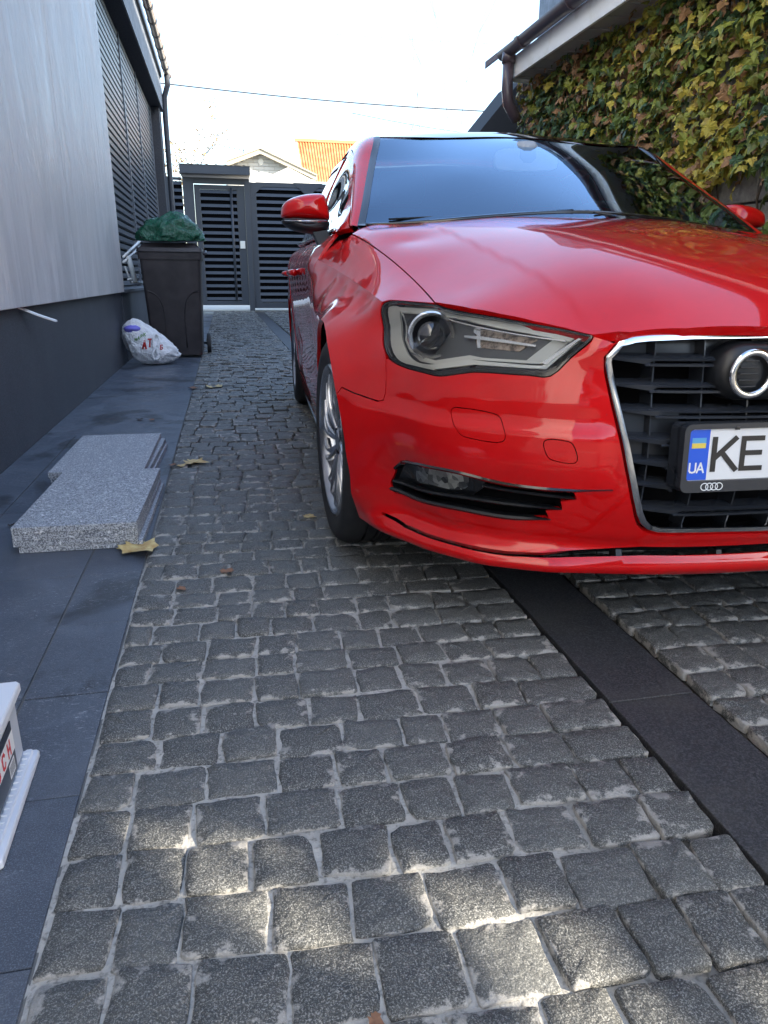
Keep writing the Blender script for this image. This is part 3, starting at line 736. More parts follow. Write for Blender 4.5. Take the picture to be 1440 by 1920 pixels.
hpatch('light_band', Z([(330, 492), (400, 490), (500, 475), (620, 458), (700, 470), (1000, 496), (1085, 500), (1300, 335), (1345, 325), (1110, 520), (1000, 515), (650, 492), (520, 508), (400, 522)]), -.018, LAMPW)
CIRC = [(808+50*math.cos(a), 629+50*math.sin(a)) for a in np.linspace(0, 2*math.pi, 28)[:-1]]
hpatch('lamp_mask', Z([(182, 165), (400, 175), (1155, 335), (985, 465), (700, 450), (620, 432), (400, 468), (300, 455), (230, 400), (198, 300)]), -.038, LAMPD, holes=[CIRC])
hpatch('lamp_step', Z([(250, 425), (400, 465), (620, 432), (700, 448), (985, 465), (1160, 330), (1260, 345), (1085, 488), (1000, 485), (640, 460), (400, 490), (300, 470)]), -.034, LAMPG)
hpatch('chrome_strip', Z([(1085, 480), (1320, 322), (1338, 328), (1110, 492)]), -.012, SILVER)
hpatch('chrome_strip', Z([(175, 150), (400, 168), (1240, 338), (1235, 345), (400, 178), (175, 158)]), -.016, SILVER, thick=.003)
hpatch('chrome_strip', Z([(175, 155), (180, 152), (215, 330), (250, 400), (320, 445), (315, 452), (240, 410), (205, 335)]), -.016, SILVER, thick=.003)
hpatch('turn_reflector', Z([(660, 262), (800, 285), (1062, 330), (1030, 352), (940, 408), (790, 395), (670, 382), (650, 320)]), -.034, AMBER)
hpatch('chrome_strip', Z([(585, 303), (700, 312), (850, 333), (1045, 366), (1040, 378), (850, 352), (700, 332), (585, 318)]), -.024, SILVER)
hpatch('chrome_strip', Z([(645, 262), (690, 250), (688, 385), (668, 385), (665, 300), (645, 285)]), -.028, SILVER)
INVS[-.027] = Inv(W, (.35, 1.35), (.52, .80), -.027, 120, 60)
pc_ = W(*INVS[-.027]([(809, 629)])[0], -.027)
hlj = empty('x'); pj = MB(); pj.lathe([(.056, .0), (.0555, -.010), (.052, -.014), (.047, -.008), (.044, .006), (.041, .012)], 40, 'y'); pj.lathe([(.0, -.030), (.012, -.0285), (.022, -.024), (.030, -.016), (.034, -.006), (.034, .01)], 32, 'y', m=1); pj.lathe([(.045, .006), (.034, .003), (.03, .012)], 32, 'y', m=2)
bpy.data.objects.remove(hlj)
an_ = rad(-14); pj.V = [(pc_[0]+x*math.cos(an_)-y*math.sin(an_), pc_[1]+x*math.sin(an_)+y*math.cos(an_), pc_[2]+z) for x, y, z in pj.V]
pj.build('projector', [SILVER, LENSB, MATTEK], hlp, angle=50)
patch('lamp_lens', W, hl, (), .02, HGLASS, hlp, off=-.0015, thick=0, ins=.002)
h2 = empty('headlight', (0, 0, 0), parent=car)
for c_ in list(hlp.children): mirror(c_, h2)

# fog lamp bays
def wpts(px, off=0.0, k=5): return (lambda q: W(q[:, 0], q[:, 1], off))(crom(Wi(px), k))
fb = empty('air_intake', parent=car)
patch('intake_back', W, fog, (), .03, MATTEK, fb, off=-.05, thick=0, ins=0)
ff = resample(fog, .01, True); a_, b_ = W(ff[:, 0], ff[:, 1], -.004), W(ff[:, 0], ff[:, 1], -.052); n = len(ff)
ob('intake_wall', np.vstack([a_, b_]), [(i, (i+1) % n, n+(i+1) % n, n+i) for i in range(n)], MATTEK, fb)
def blade(name, px, r, m, parent, off=0.0, depth=.03, taper=True):
    P = wpts(px, off); P2 = wpts(px, off-depth); n = len(P); V = []
    for i in range(n):
        q_ = i/(n-1); k_ = 1-.65*sstep((q_-.8)/.2) if taper else 1
        for dz, pp in ((r*k_, P[i]), (-r*k_, P[i]), (-r*.8*k_, P2[i]), (r*.8*k_, P2[i])): V.append(pp+np.array([0, 0, dz]))
        V[-4] = V[-4]+(P2[i]-P[i])*.08; V[-3] = V[-3]+(P2[i]-P[i])*.08
    V2 = []
    for i in range(n): V2 += [V[i*4], P[i]+(P[i]-P2[i])*.05, V[i*4+1], V[i*4+2], V[i*4+3]]
    Fc = [(i*5+j, i*5+(j+1) % 5, (i+1)*5+(j+1) % 5, (i+1)*5+j) for i in range(n-1) for j in range(5)]+[(4, 3, 2, 1, 0), tuple((n-1)*5+j for j in range(5))]
    o = ob(name, V2, Fc, m, parent, True); o.data.set_sharp_from_angle(angle=rad(30)); return o
blade('intake_trim', [(741, 877), (752, 868), (775, 869), (850, 884), (950, 908), (1050, 919), (1148, 919)], .0042, GLOSSB, fb, .004)
blade('intake_slat', [(905, 912), (950, 920), (1010, 928), (1078, 936)], .0032, BLACKP, fb, .0)
blade('intake_slat', [(736, 902), (780, 917), (870, 934), (960, 947), (1054, 956)], .0036, BLACKP, fb, .0)
blade('intake_slat', [(733, 916), (780, 935), (850, 952), (950, 970), (1032, 974)], .0048, BLACKP, fb, .003)
IV2 = Inv(W, (.4, 1.2), (.25, .5), -.018, 120, 50)
patch('fog_mask', W, IV2([(742, 902), (748, 872), (770, 868), (850, 884), (926, 902), (884, 930), (800, 916)]), (), .02, GLOSSB, fb, off=-.018, thick=.02, ins=0)
fl_ = patch('fog_lamp', W, crom(IV2([(784, 874), (850, 886), (878, 893), (877, 912), (860, 918), (810, 908), (783, 900)]), 3, True), (), .012, SILVER, fb, off=-.016, thick=.012, ins=0)
t = NT(SILVER)
FOGR = mat('fog_reflector', (.7, .7, .68), .25, metal=.25); t = NT(FOGR); v_ = t.vor(75, 'Object'); t.nrm(t.bump(v_, .03)); t.col(t.mix(t.g(v_, .2, .7), (.06, .06, .07), (.95, .95, .92)))  # bright and dark facet glints are painted into the reflector colour
fl_.data.materials.clear(); fl_.data.materials.append(FOGR)
patch('fog_lens', W, crom(IV2([(784, 874), (850, 886), (878, 893), (877, 912), (860, 918), (810, 908), (783, 900)]), 3, True), (), .02, HGLASS, fb, off=-.010, thick=0, ins=0)
f2 = empty('air_intake', parent=car)
for c_ in list(fb.children): mirror(c_, f2)

# grille
gr = empty('grille', parent=car)
go = Wi([(1160, 640), (1136, 667), (1133.5, 680), (1137, 702), (1150, 762), (1165, 822), (1176, 880), (1186, 933), (1193, 964), (1200, 981), (1212, 992), (1232, 998), (1262, 998.5), (1340, 997), (1432, 995)])
gt = Wi([(1432, 622), (1300, 624), (1215, 628), (1188, 631)])
gh_ = np.vstack([[(0.0, gt[0][1]+.001)], gt, go, [(0.0, go[-1][1])]]); gm = gh_[::-1].copy(); gm[:, 0] *= -1
gfull = np.vstack([gh_, gm[1:-1]])
def loop_frame(name, P2, m, parent, wd=.013, lift=.005, dep=.03):
    p = resample(P2, .012, True); p = p if area2(p) > 0 else p[::-1]; n = len(p); i1 = inset(p, wd*.2); i2 = inset(p, wd*.85); i3 = inset(p, wd)
    R_ = [W(p[:, 0], p[:, 1], -dep), W(p[:, 0], p[:, 1], lift*.6), W(i1[:, 0], i1[:, 1], lift), W(i2[:, 0], i2[:, 1], lift), W(i3[:, 0], i3[:, 1], lift*.4), W(i3[:, 0], i3[:, 1], -dep)]
    V = np.vstack(R_); Fc = [(k*n+i, k*n+(i+1) % n, (k+1)*n+(i+1) % n, (k+1)*n+i) for k in range(5) for i in range(n)]
    o = ob(name, V, Fc, m, parent, True); o.data.set_sharp_from_angle(angle=rad(38)); return o
loop_frame('grille_frame', gfull, CHROME, gr)
patch('grille_back', W, gfull, (), .05, MATTEK, gr, off=-.10, thick=0, ins=0)
pp = resample(gfull, .02, True); a_, b_ = W(pp[:, 0], pp[:, 1], -.02), W(pp[:, 0], pp[:, 1], -.10); n = len(pp)
ob('grille_wall', np.vstack([a_, b_]), [(i, (i+1) % n, n+(i+1) % n, n+i) for i in range(n)], MATTEK, gr)
gin = inset(resample(gfull, .01, True), .012)
def s_edge(z):
    e = [];
    a = gin; b = np.roll(gin, -1, 0)
    for (x1, y1), (x2, y2) in zip(a, b):
        if (y1-z)*(y2-z) <= 0 and y1 != y2:
            x = x1+(x2-x1)*(z-y1)/(y2-y1)
            if x > 0: e.append(x)
    return max(e) if e else .3
zs = [Wi([(1300, y)])[0][1] for y in (674, 724, 772, 826, 869, 911, 957)]
plate_s = Wi([(1262, 850)])[0][0]
def slat(z, s0, s1, name='grille_slat'):
    """one bar: a broad blade with a knife-shaped end at s0, a double lip from there on"""
    st = np.r_[np.linspace(s0, s0-.09, 14), np.linspace(s0-.095, s1, 30)]
    if s1 < 0: st = st
    m_ = MB()
    def sweep(sec, ss):
        V = []; nS = None
        for s in ss:
            for (o_, dz) in sec(s): V.append(W(np.array(s), np.array(z+dz), o_))
            nS = len(sec(s))
        n_ = len(ss); m_.add(V, [(i*nS+j, i*nS+(j+1) % nS, (i+1)*nS+(j+1) % nS, (i+1)*nS+j) for i in range(n_-1) for j in range(nS)]+[tuple(range(nS))[::-1], tuple((n_-1)*nS+j for j in range(nS))])
    both = s1 < -.01
    def dist(s): return s0-abs(s) if both else s0-s
    L_ = .075
    def blade_sec(s):
        d = dist(s); k_ = min(d/L_, 1.0)
        hgt = .0015+.0095*k_ if d < L_ else max(.004, .011-.007*(d-L_)/.012)
        return [(-.050, .008), (-.012, .004), (-.004, 0), (-.006, -hgt), (-.05, -hgt*.4)]
    def lip_sec(s):
        d = dist(s); k_ = min(max((d-L_*.95)/.014, 0), 1)
        return [(-.008, -.0085), (-.002, -.0100*k_-.0132*(1-k_)), (-.003, -.0145), (-.03, -.0125)]
    ss = np.r_[np.linspace(s0, s0-L_-.014, 16), np.linspace(s0-L_-.03, (s1+L_+.03) if both else s1, 30)]
    if both: ss = np.r_[ss, np.linspace(s1+L_+.014, s1, 16)]
    sweep(blade_sec, ss)
    sweep(lip_sec, np.linspace(s0-L_*.95, (s1+L_*.95) if both else s1, 40))
    return m_.build(name, GREYP, gr, angle=30)
for i, z in enumerate(zs):
    e = s_edge(z)+.004
    if i in (3, 4, 5):
        o = slat(z, e, plate_s-.01); mirror(o)
    else: slat(z, e, -e)
sx = [Wi([(x, 660)])[0][0] for x in (1240, 1334)]; stp = sx[0]-sx[1]
for k in range(-2, 4):
    s = sx[1]-k*stp if k >= 0 else None
for s in [sx[0], sx[1], sx[1]-stp, sx[1]-2*stp, -(sx[0]), -(sx[1])]:
    if abs(s) > .40: continue
    m_ = MB(); V = []
    for z in np.linspace(.285, .69, 14):
        if True:
            for ds, o_ in ((-.0014, -.022), (.0014, -.022), (.0014, -.07), (-.0014, -.07)): V.append(W(np.array(s+ds), np.array(z), o_))
    m_.add(V, [(i*4+j, i*4+(j+1) % 4, (i+1)*4+(j+1) % 4, (i+1)*4+j) for i in range(13) for j in range(4)]); m_.build('grille_strut', GREYP, gr)
def gband(z0, z1, off, s_out=None, s_in=0.0, sym=True):
    a = s_edge(z0)+.01; b = s_edge(z1)+.01
    p = np.array([(s_in if not sym else -a, z0), (a, z0), (b, z1), (s_in if not sym else -b, z1)])
    return patch('grille_panel', W, p, (), .05, GREYP, gr, off=off, thick=0, ins=0)
gband(zs[0]-.004, .694, -.055)
o = gband(zs[3], zs[2]-.010, -.045, sym=False, s_in=plate_s-.03); mirror(o)
o = gband(zs[4], zs[3]-.008, -.045, sym=False, s_in=plate_s-.03); mirror(o)
# lower slot
patch('lower_grille', W, inset(resample(slot, .01, True), -.004), (), .03, MATTEK, gr, off=-.04, thick=.0, ins=0)
for s in (.32, .10, -.10, -.32):
    m_ = MB(); V = []
    for z in (.185, .225):
        for ds, o_ in ((-.006, -.006), (.006, -.006), (.006, -.04), (-.006, -.04)): V.append(W(np.array(s+ds), np.array(z), o_))
    m_.add(V, [(0, 1, 5, 4), (1, 2, 6, 5), (3, 0, 4, 7), (0, 3, 2, 1), (4, 5, 6, 7)]); m_.build('grille_strut', BLACKP, gr)
# rings and their carrier
rc = cv(1419, 703, -.905); zc = rc[2]; du = .0605; R0 = abs(rc[0])/1.5 if False else du
u0 = rc[0]; step = -u0*2/3
pod = MB(); pl_ = []
for a in np.linspace(rad(90), rad(270), 18): pl_.append((u0+.058*math.cos(a), zc+.058*math.sin(a)))
for a in np.linspace(rad(-90), rad(90), 18): pl_.append((-u0+.058*math.cos(a), zc+.058*math.sin(a)))
V, Fc = pillow(pl_, -.82, .062, 8, -1, 4.5); pod.add(V, Fc); pod.build('badge_carrier', BLACKP, gr, True)
for k in range(4):
    m_ = MB(); c_ = (u0+k*step, -.892, zc); pr = [(.0415+.0072*math.cos(a), -.0052*math.sin(a)) for a in np.linspace(0, 2*math.pi, 17)]
    m_.lathe(pr, 48, 'y', c_); m_.build('badge_ring', CHROME, gr, True)
    for j in range(5):
        if k in (0, 3):
            b_ = MB(); x_ = u0+k*step; zz = zc+(j-2)*.0125; b_.box((x_-.022, -.886, zz-.0012), (x_+.016, -.881, zz+.0012)); b_.build('badge_fin', GREYP, gr)

# licence plate
def strokes(m_, L, x0, z0, h, wdt, y, th, mi=0, slant=0.0, thk=.0012):
    W_ = {'K': [[(0, 0), (0, 1)], [(.50, 1), (.06, .42)], [(.18, .58), (.55, 0)]], 'E': [[(.48, 1), (0, 1), (0, 0), (.48, 0)], [(0, .52), (.44, .52)]],
          'U': [[(0, 1), (0, .22), (.08, .05), (.25, 0), (.42, .05), (.5, .22), (.5, 1)]], 'A': [[(0, 0), (.27, 1), (.54, 0)], [(.10, .32), (.44, .32)]],
          'B': [[(0, 0), (0, 1), (.35, 1), (.46, .88), (.46, .62), (.35, .52), (0, .52)], [(.35, .52), (.5, .4), (.5, .12), (.38, 0), (0, 0)]],
          'O': [[(.15, 0), (0, .2), (0, .8), (.15, 1), (.37, 1), (.52, .8), (.52, .2), (.37, 0), (.15, 0)]], 'S': [[(.48, .85), (.36, 1), (.13, 1), (0, .87), (0, .65), (.12, .54), (.36, .46), (.48, .35), (.48, .13), (.36, 0), (.12, 0), (0, .14)]],
          'C': [[(.5, .82), (.38, 1), (.14, 1), (0, .82), (0, .18), (.14, 0), (.38, 0), (.5, .18)]], 'H': [[(0, 0), (0, 1)], [(.5, 0), (.5, 1)], [(0, .5), (.5, .5)]],
          'T': [[(0, 1), (.5, 1)], [(.25, 1), (.25, 0)]], 'b': [[(.46, 1), (0, 1), (0, 0), (.35, 0), (.48, .12), (.48, .42), (.36, .53), (0, .53)]],
          'M': [[(0, 0), (0, 1), (.3, .35), (.6, 1), (.6, 0)]], 'P': [[(0, 0), (0, 1), (.35, 1), (.47, .88), (.47, .6), (.35, .48), (0, .48)]]}[L]
    for pl in W_:
        P = [(x0+(a+slant*b)*wdt, z0+b*h) for a, b in pl]
        for (xa, za), (xb, zb) in zip(P[:-1], P[1:]):
            dx, dz = xb-xa, zb-za; l = math.hypot(dx, dz); nx, nz = -dz/l*th/2, dx/l*th/2; ex, ez = dx/l*th*.5, dz/l*th*.5
            m_.add([(xa-ex+nx, y, za-ez+nz), (xa-ex-nx, y, za-ez-nz), (xb+ex-nx, y, zb+ez-nz), (xb+ex+nx, y, zb+ez+nz)], [(0, 1, 2, 3)], mi)
            m_.add([(xa-ex+nx, y-thk, za-ez+nz), (xa-ex-nx, y-thk, za-ez-nz), (xb+ex-nx, y-thk, zb+ez-nz), (xb+ex+nx, y-thk, zb+ez+nz)], [(0, 1, 2, 3)], mi)
            y -= .00001
lp = empty('licence_plate', (0, -.905, .412), parent=car); lp.rotation_euler = (rad(-4), 0, 0); lp.scale = (1, 1, .915)
def rrect(x0, z0, x1, z1, r, n=5):
    P = []
    for cx_, cz_, a in ((x1-r, z0+r, -90), (x1-r, z1-r, 0), (x0+r, z1-r, 90), (x0+r, z0+r, 180)):
        P += [(cx_+r*math.cos(rad(a+90*k/n)), cz_+r*math.sin(rad(a+90*k/n))) for k in range(n+1)]
    return P
def band(m_, po, pi_, y0, y1, mi=0):
    n = len(po); V = [(x, y0, z) for x, z in po]+[(x, y0, z) for x, z in pi_]+[(x, y1, z) for x, z in pi_]+[(x, y1, z) for x, z in po]
    m_.add(V, [(k*n+i, k*n+(i+1) % n, ((k+1) % 4)*n+(i+1) % n, ((k+1) % 4)*n+i) for k in range(4) for i in range(n)], mi)
m_ = MB(); band(m_, rrect(-.272, -.026, .272, .124, .016), rrect(-.2605, -.0005, .2605, .1125, .008), -.006, .02)
m_.prism(rrect(-.272, -.026, .272, .124, .016), .012, .045, axis='y'); m_.build('plate_holder', GREYP, lp, angle=40)
m_ = MB(); m_.prism(rrect(-.26, 0, .26, .112, .008), .0, .004, axis='y'); pp_ = m_.build('plate_face', PLATEW, lp)
m_ = MB(); m_.prism([(-.2595, .001), (-.2145, .001), (-.2145, .111), (-.2595, .111)], -.0008, .003, axis='y'); m_.build('country_band', PLATEB, pp_)
m_ = MB(); m_.box((-.252, -.0014, .082), (-.222, -.0006, .0935)); m_.build('flag', FLAGB, pp_)
m_ = MB(); m_.box((-.252, -.0014, .071), (-.222, -.0006, .082)); m_.build('flag', FLAGY, pp_)
m_ = MB(); strokes(m_, 'U', -.2530, .018, .020, .026, -.0012, .0034, thk=.0004); strokes(m_, 'A', -.2365, .018, .020, .026, -.0012, .0034, thk=.0004); m_.build('country_letters', WHITEP, pp_)
m_ = MB(); strokes(m_, 'K', -.2025, .0235, .066, .088, -.0006, .0108); strokes(m_, 'E', -.1395, .0235, .066, .084, -.0006, .0108); m_.build('plate_letters', PLATEK, pp_)
for k in range(4):
    m_ = MB(); an = [(-.2195+.0105*k, -.0135)]; pr = [(.0078+.0010*math.cos(a), .0006*math.sin(a)) for a in np.linspace(0, 2*math.pi, 7)]; m_.lathe(pr, 24, 'y', (an[0][0], -.0066, an[0][1])); m_.build('holder_ring', WHITEP, lp)
for x in (-.16, .0, .16):
    m_ = MB(); m_.box((x-.004, -.0075, .110), (x+.004, -.003, .1165)); m_.build('plate_clip', BLACKP, lp)
# ================================================================ THE PLACE
STONE_V = []
def proj_ok(P, m=0):
    z = (np.asarray(P)-EYE) @ _F
    if z < .05: return False
    x, y = proj(P); return -m < x < 1440+m and -m < y < 1920+m
# ---- materials of the place
COB = mat('granite_sett', (.06, .065, .07), .62); t = NT(COB)
geo = t.n.new('ShaderNodeNewGeometry'); rnd = t.info()
def worldn(t, scale, detail=4, rough=.55, sc=(1, 1, 1), dist=0):
    g_ = t.n.new('ShaderNodeNewGeometry'); mp = t.n.new('ShaderNodeMapping'); mp.inputs['Scale'].default_value = sc; t.L(g_.outputs['Position'], mp.inputs[0])
    n = t.n.new('ShaderNodeTexNoise'); n.inputs['Scale'].default_value = scale; n.inputs['Detail'].default_value = detail; n.inputs['Roughness'].default_value = rough; n.inputs['Distortion'].default_value = dist
    t.L(mp.outputs[0], n.inputs['Vector']); return n.outputs[0]
def wvor(t, scale, out='Distance', feat='F1'):
    g_ = t.n.new('ShaderNodeNewGeometry'); n = t.n.new('ShaderNodeTexVoronoi'); n.inputs['Scale'].default_value = scale; n.feature = feat; t.L(g_.outputs['Position'], n.inputs['Vector']); return n.outputs[out]
sp1 = worldn(t, 420, 3, .7); sp2 = worldn(t, 900, 2, .6); big = worldn(t, 9, 3)
at = t.n.new('ShaderNodeAttribute'); at.attribute_name = 'tone'
c1 = t.mix(t.g(sp1, .50, .66), (.046, .048, .047), (.30, .30, .285)); c1 = t.mix(t.g(sp2, .60, .75), c1, (.42, .41, .37)); c1 = t.mix(t.math('MULTIPLY', at.outputs['Fac'], .30), c1, (.15, .155, .15))
at2 = t.n.new('ShaderNodeAttribute'); at2.attribute_name = 'edge'
sm = worldn(t, 26, 5, .65); sm2 = worldn(t, 5.5, 3, .5)
edge = t.math('ADD', t.math('MULTIPLY', at2.outputs['Fac'], .26), t.math('ADD', t.math('MULTIPLY', sm, 1.0), t.math('MULTIPLY', sm2, .45)))
sme = t.g(edge, .98, 1.05)
c2 = t.mix(t.math('MULTIPLY', sme, .72), c1, (.40, .385, .355)); t.col(c2)
fine_ = worldn(t, 150, 5, .7); mid_ = worldn(t, 45, 4, .6)
b1 = t.bump(mid_, .006, .9); t.nrm(t.bump(fine_, .0025, .9, b1)); t.rough(t.g(worldn(t, 60, 3), -1.2, 1.6))
t.n['Principled BSDF'].inputs['Specular IOR Level'].default_value = .45
MOR = mat('mortar', (.30, .295, .28), .85); t = NT(MOR)
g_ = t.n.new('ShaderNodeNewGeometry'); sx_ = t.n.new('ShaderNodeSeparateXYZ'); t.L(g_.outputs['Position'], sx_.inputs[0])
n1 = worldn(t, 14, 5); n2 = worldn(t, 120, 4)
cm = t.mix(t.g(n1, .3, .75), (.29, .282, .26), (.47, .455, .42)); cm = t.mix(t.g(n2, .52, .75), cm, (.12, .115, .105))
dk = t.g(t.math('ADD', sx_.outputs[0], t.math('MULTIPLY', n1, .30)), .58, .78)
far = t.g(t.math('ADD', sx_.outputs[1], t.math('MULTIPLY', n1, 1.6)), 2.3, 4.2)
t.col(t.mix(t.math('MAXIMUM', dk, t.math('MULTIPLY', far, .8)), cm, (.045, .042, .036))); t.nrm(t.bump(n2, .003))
TILE = mat('dark_granite_tile', (.05, .055, .065), .45); t = NT(TILE); at = t.n.new('ShaderNodeAttribute'); at.attribute_name = 'tone'
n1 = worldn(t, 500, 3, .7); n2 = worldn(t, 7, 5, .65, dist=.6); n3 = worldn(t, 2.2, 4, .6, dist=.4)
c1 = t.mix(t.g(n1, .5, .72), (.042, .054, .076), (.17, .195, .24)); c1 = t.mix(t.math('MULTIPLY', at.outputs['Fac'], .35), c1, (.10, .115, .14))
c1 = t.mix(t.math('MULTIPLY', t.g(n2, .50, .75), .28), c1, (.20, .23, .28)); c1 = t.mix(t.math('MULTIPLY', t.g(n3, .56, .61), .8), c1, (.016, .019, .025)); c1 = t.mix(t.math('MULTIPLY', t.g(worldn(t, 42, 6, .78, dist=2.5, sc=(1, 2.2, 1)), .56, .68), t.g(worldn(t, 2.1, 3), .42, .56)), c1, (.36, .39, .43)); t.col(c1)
t.rough(t.g(n2, -.2, 1.5)); t.nrm(t.bump(worldn(t, 300, 3), .0006))
DRAIN = mat('dark_kerb_stone', (.035, .034, .035), .55); t = NT(DRAIN)
c1 = t.mix(t.g(worldn(t, 260, 4, .7), .45, .75), (.020, .021, .024), (.11, .11, .12)); c1 = t.mix(t.math('MULTIPLY', t.g(worldn(t, 5, 4), .5, .8), .5), c1, (.09, .085, .075)); t.col(c1); t.nrm(t.bump(worldn(t, 200, 4, sc=(1, 3, 1)), .0015))

def meshattr(me, name, vals):
    a = me.attributes.new(name, 'FLOAT', 'POINT'); a.data.foreach_set('value', np.asarray(vals, np.float32))
# ---- driveway: mortar bed + every sett
def skewY(x): return -.048*x
setts = []
def lay(x0, x1, ya, yb):
    y = ya
    while y < yb:
        hgt = RNG.uniform(.084, .108)
        x = x0; first = True
        while x < x1-.02:
            wd = RNG.uniform(.080, .118)*(RNG.uniform(.6, 1) if first and RNG.random() < .5 else 1); first = False
            if x1-(x+wd) < .055: wd = x1-x
            gx = RNG.uniform(.003, .010) if x < .5 else RNG.uniform(.002, .008); gy = RNG.uniform(.003, .008)
            setts.append([x+wd/2, y+hgt/2+skewY(x+wd/2)+RNG.normal(0, .0022), wd-gx, hgt-gy, RNG.normal(0, .022)])
            x += wd
        y += hgt
lay(-.270, .690, .30, 18.4); lay(.905, 2.80, -.4, 18.4)
lay(-.270, .690, -1.6, .29); lay(.905, 2.80, -1.6, -.41)
setts = np.array(setts)
NV_ = 26
def sett_shape(k):
    r = np.random.default_rng(100+k); q = [-.455, -.26, 0, .26, .455]; P = []
    for sx_, sy_ in ((1, 0), (0, 1), (-1, 0), (0, -1)):
        for t_ in q: P.append((sx_*.5-sy_*t_, sy_*.5+sx_*t_))
    X = np.array(P)+r.normal(0, .013, (20, 2)); a0 = r.normal(0, .022, 4)
    X[:, 0] += a0[0]*X[:, 1]*2+a0[2]*X[:, 0]*X[:, 1]*2; X[:, 1] += a0[1]*X[:, 0]*2+a0[3]*X[:, 0]*X[:, 1]*2
    if r.random() < .35: c_ = r.integers(0, 4)*5+4; X[c_] *= .90; X[(c_+1) % 20] *= .92
    return np.clip(X, -.54, .54)
shapes = [sett_shape(k) for k in range(NV_)]
def sett_geo(k, wx, wy, low=False):
    X = shapes[k]; X = X[::2] if low else X; n = len(X); r = np.random.default_rng(k)
    z1 = r.normal(0, .0012, n)
    R1 = np.c_[X*[wx, wy], np.full(n, -.022)]; R2 = np.c_[X*[wx, wy]*.998, -.0024+z1*.5]; R3 = np.c_[X*[wx-.005, wy-.005], z1]
    if low: V = np.vstack([R1, R2*[1, 1, 0]*.97+[0, 0, 0], [[0, 0, .0025]]]); ed = np.r_[np.full(n, 1.), np.full(n, 1.), [0]]
    else:
        R4 = np.c_[X*[wx*.5, wy*.5], r.normal(.0022, .0012, n)]
        V = np.vstack([R1, R2, R3, R4, [[0, 0, .003]]]); ed = np.r_[np.full(n, 1.2), np.full(n, 1.1), np.full(n, .85), np.full(n, .25), [0]]
    m = (len(V)-1)//n; Fc = [(j*n+i, j*n+(i+1) % n, (j+1)*n+(i+1) % n, (j+1)*n+i) for j in range(m-1) for i in range(n)]+[((m-1)*n+i, (m-1)*n+(i+1) % n, m*n) for i in range(n)]
    return V, Fc, ed
sc_ = []
for i, (x, y, a, b, r_) in enumerate(setts):
    P = np.array([x, y, 0]); ok = proj_ok(P, 60); u_, v_ = w2 = (_c*(x-CX)+_s*(y-CY), -_s*(x-CX)+_c*(y-CY))
    if y < .35 and x > 1: ok = False
    under = abs(u_) < .80 and v_ > -.45
    d = np.linalg.norm(P-EYE); sc_.append((a*b/d**3 if ok and not under else 0))
order = np.argsort(-np.array(sc_)); top_ = set(order[:300].tolist())
zlift = np.clip(RNG.normal(.0012, .0018, len(setts)), -.0006, .005); tilt = np.clip(RNG.normal(0, .010, (len(setts), 2)), -.022, .022)
# mortar bed
gx_ = np.r_[np.linspace(-.275, 1.2, 100), np.linspace(1.25, 2.8, 20)]; gy_ = np.r_[np.linspace(-1.75, .27, 40), np.linspace(.3, 2.4, 150), np.linspace(2.5, 18.75, 60)]
XX, YY = np.meshgrid(gx_, gy_)
def mz(x, y):
    n1_ = noise.noise(Vector((x*9, y*9, 1)))*.0018+noise.noise(Vector((x*30, y*30, 4)))*.0010
    q_ = sstep((x+noise.noise(Vector((x*4, y*4, 7)))*.18-.40)/.30); far_ = sstep((y-2.0)/2.0)*.6
    return -.0040+n1_-.015*float(np.clip(max(q_, far_), 0, 1))
ZZ = np.array([mz(x, y) for x, y in zip(XX.ravel(), YY.ravel())]); ny, nx = XX.shape
ZZ = np.where((XX.ravel() > .685) & (XX.ravel() < .91), -.045, ZZ)
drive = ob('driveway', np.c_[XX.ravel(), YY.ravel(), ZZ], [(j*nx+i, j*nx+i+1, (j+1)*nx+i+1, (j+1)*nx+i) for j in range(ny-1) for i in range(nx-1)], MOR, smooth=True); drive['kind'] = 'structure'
cobmesh = {}
bagV, bagF, bagE, bagT = [], [], [], []; kb = 0
for i, (x, y, a, b, r_) in enumerate(setts):
    k = i % NV_; tone = float(RNG.random()**1.5)
    if i in top_:
        key = (k, round(a*100), int(tone*3))
        if key not in cobmesh:
            V, Fc, ed = sett_geo(k, .1, .1); me = mesh('cobble', V, Fc, COB, smooth=True); me.set_sharp_from_angle(angle=rad(62)); meshattr(me, 'edge', ed); meshattr(me, 'tone', np.full(len(V), tone)); cobmesh[key] = me
        o = link('cobble', cobmesh[key], drive, (x, y, zlift[i])); o.scale = (a/.1, b/.1, 1); o.rotation_euler = (tilt[i, 0], tilt[i, 1], r_-.045)
    else:
        far_ = y > 3 or sc_[i] == 0
        V, Fc, ed = sett_geo(k, a, b, low=far_); ca, sa = math.cos(r_-.045), math.sin(r_-.045)
        amp = 1.0+min(2.2, .5*max(0, y-2)); zz = V[:, 2]+zlift[i]*amp+V[:, 0]*tilt[i, 1]*amp+V[:, 1]*tilt[i, 0]*amp
        bagV.append(np.c_[x+V[:, 0]*ca-V[:, 1]*sa, y+V[:, 0]*sa+V[:, 1]*ca, zz]); bagF += [tuple(q+kb for q in f) for f in Fc]; kb += len(V); bagE.append(ed); bagT.append(np.full(len(V), tone))
cf = mesh('cobble_field', np.vstack(bagV), bagF, COB, smooth=True); cf.set_sharp_from_angle(angle=rad(62)); meshattr(cf, 'edge', np.hstack(bagE)); meshattr(cf, 'tone', np.hstack(bagT)); cfo = link('cobble_field', cf, drive); cfo['kind'] = 'stuff'
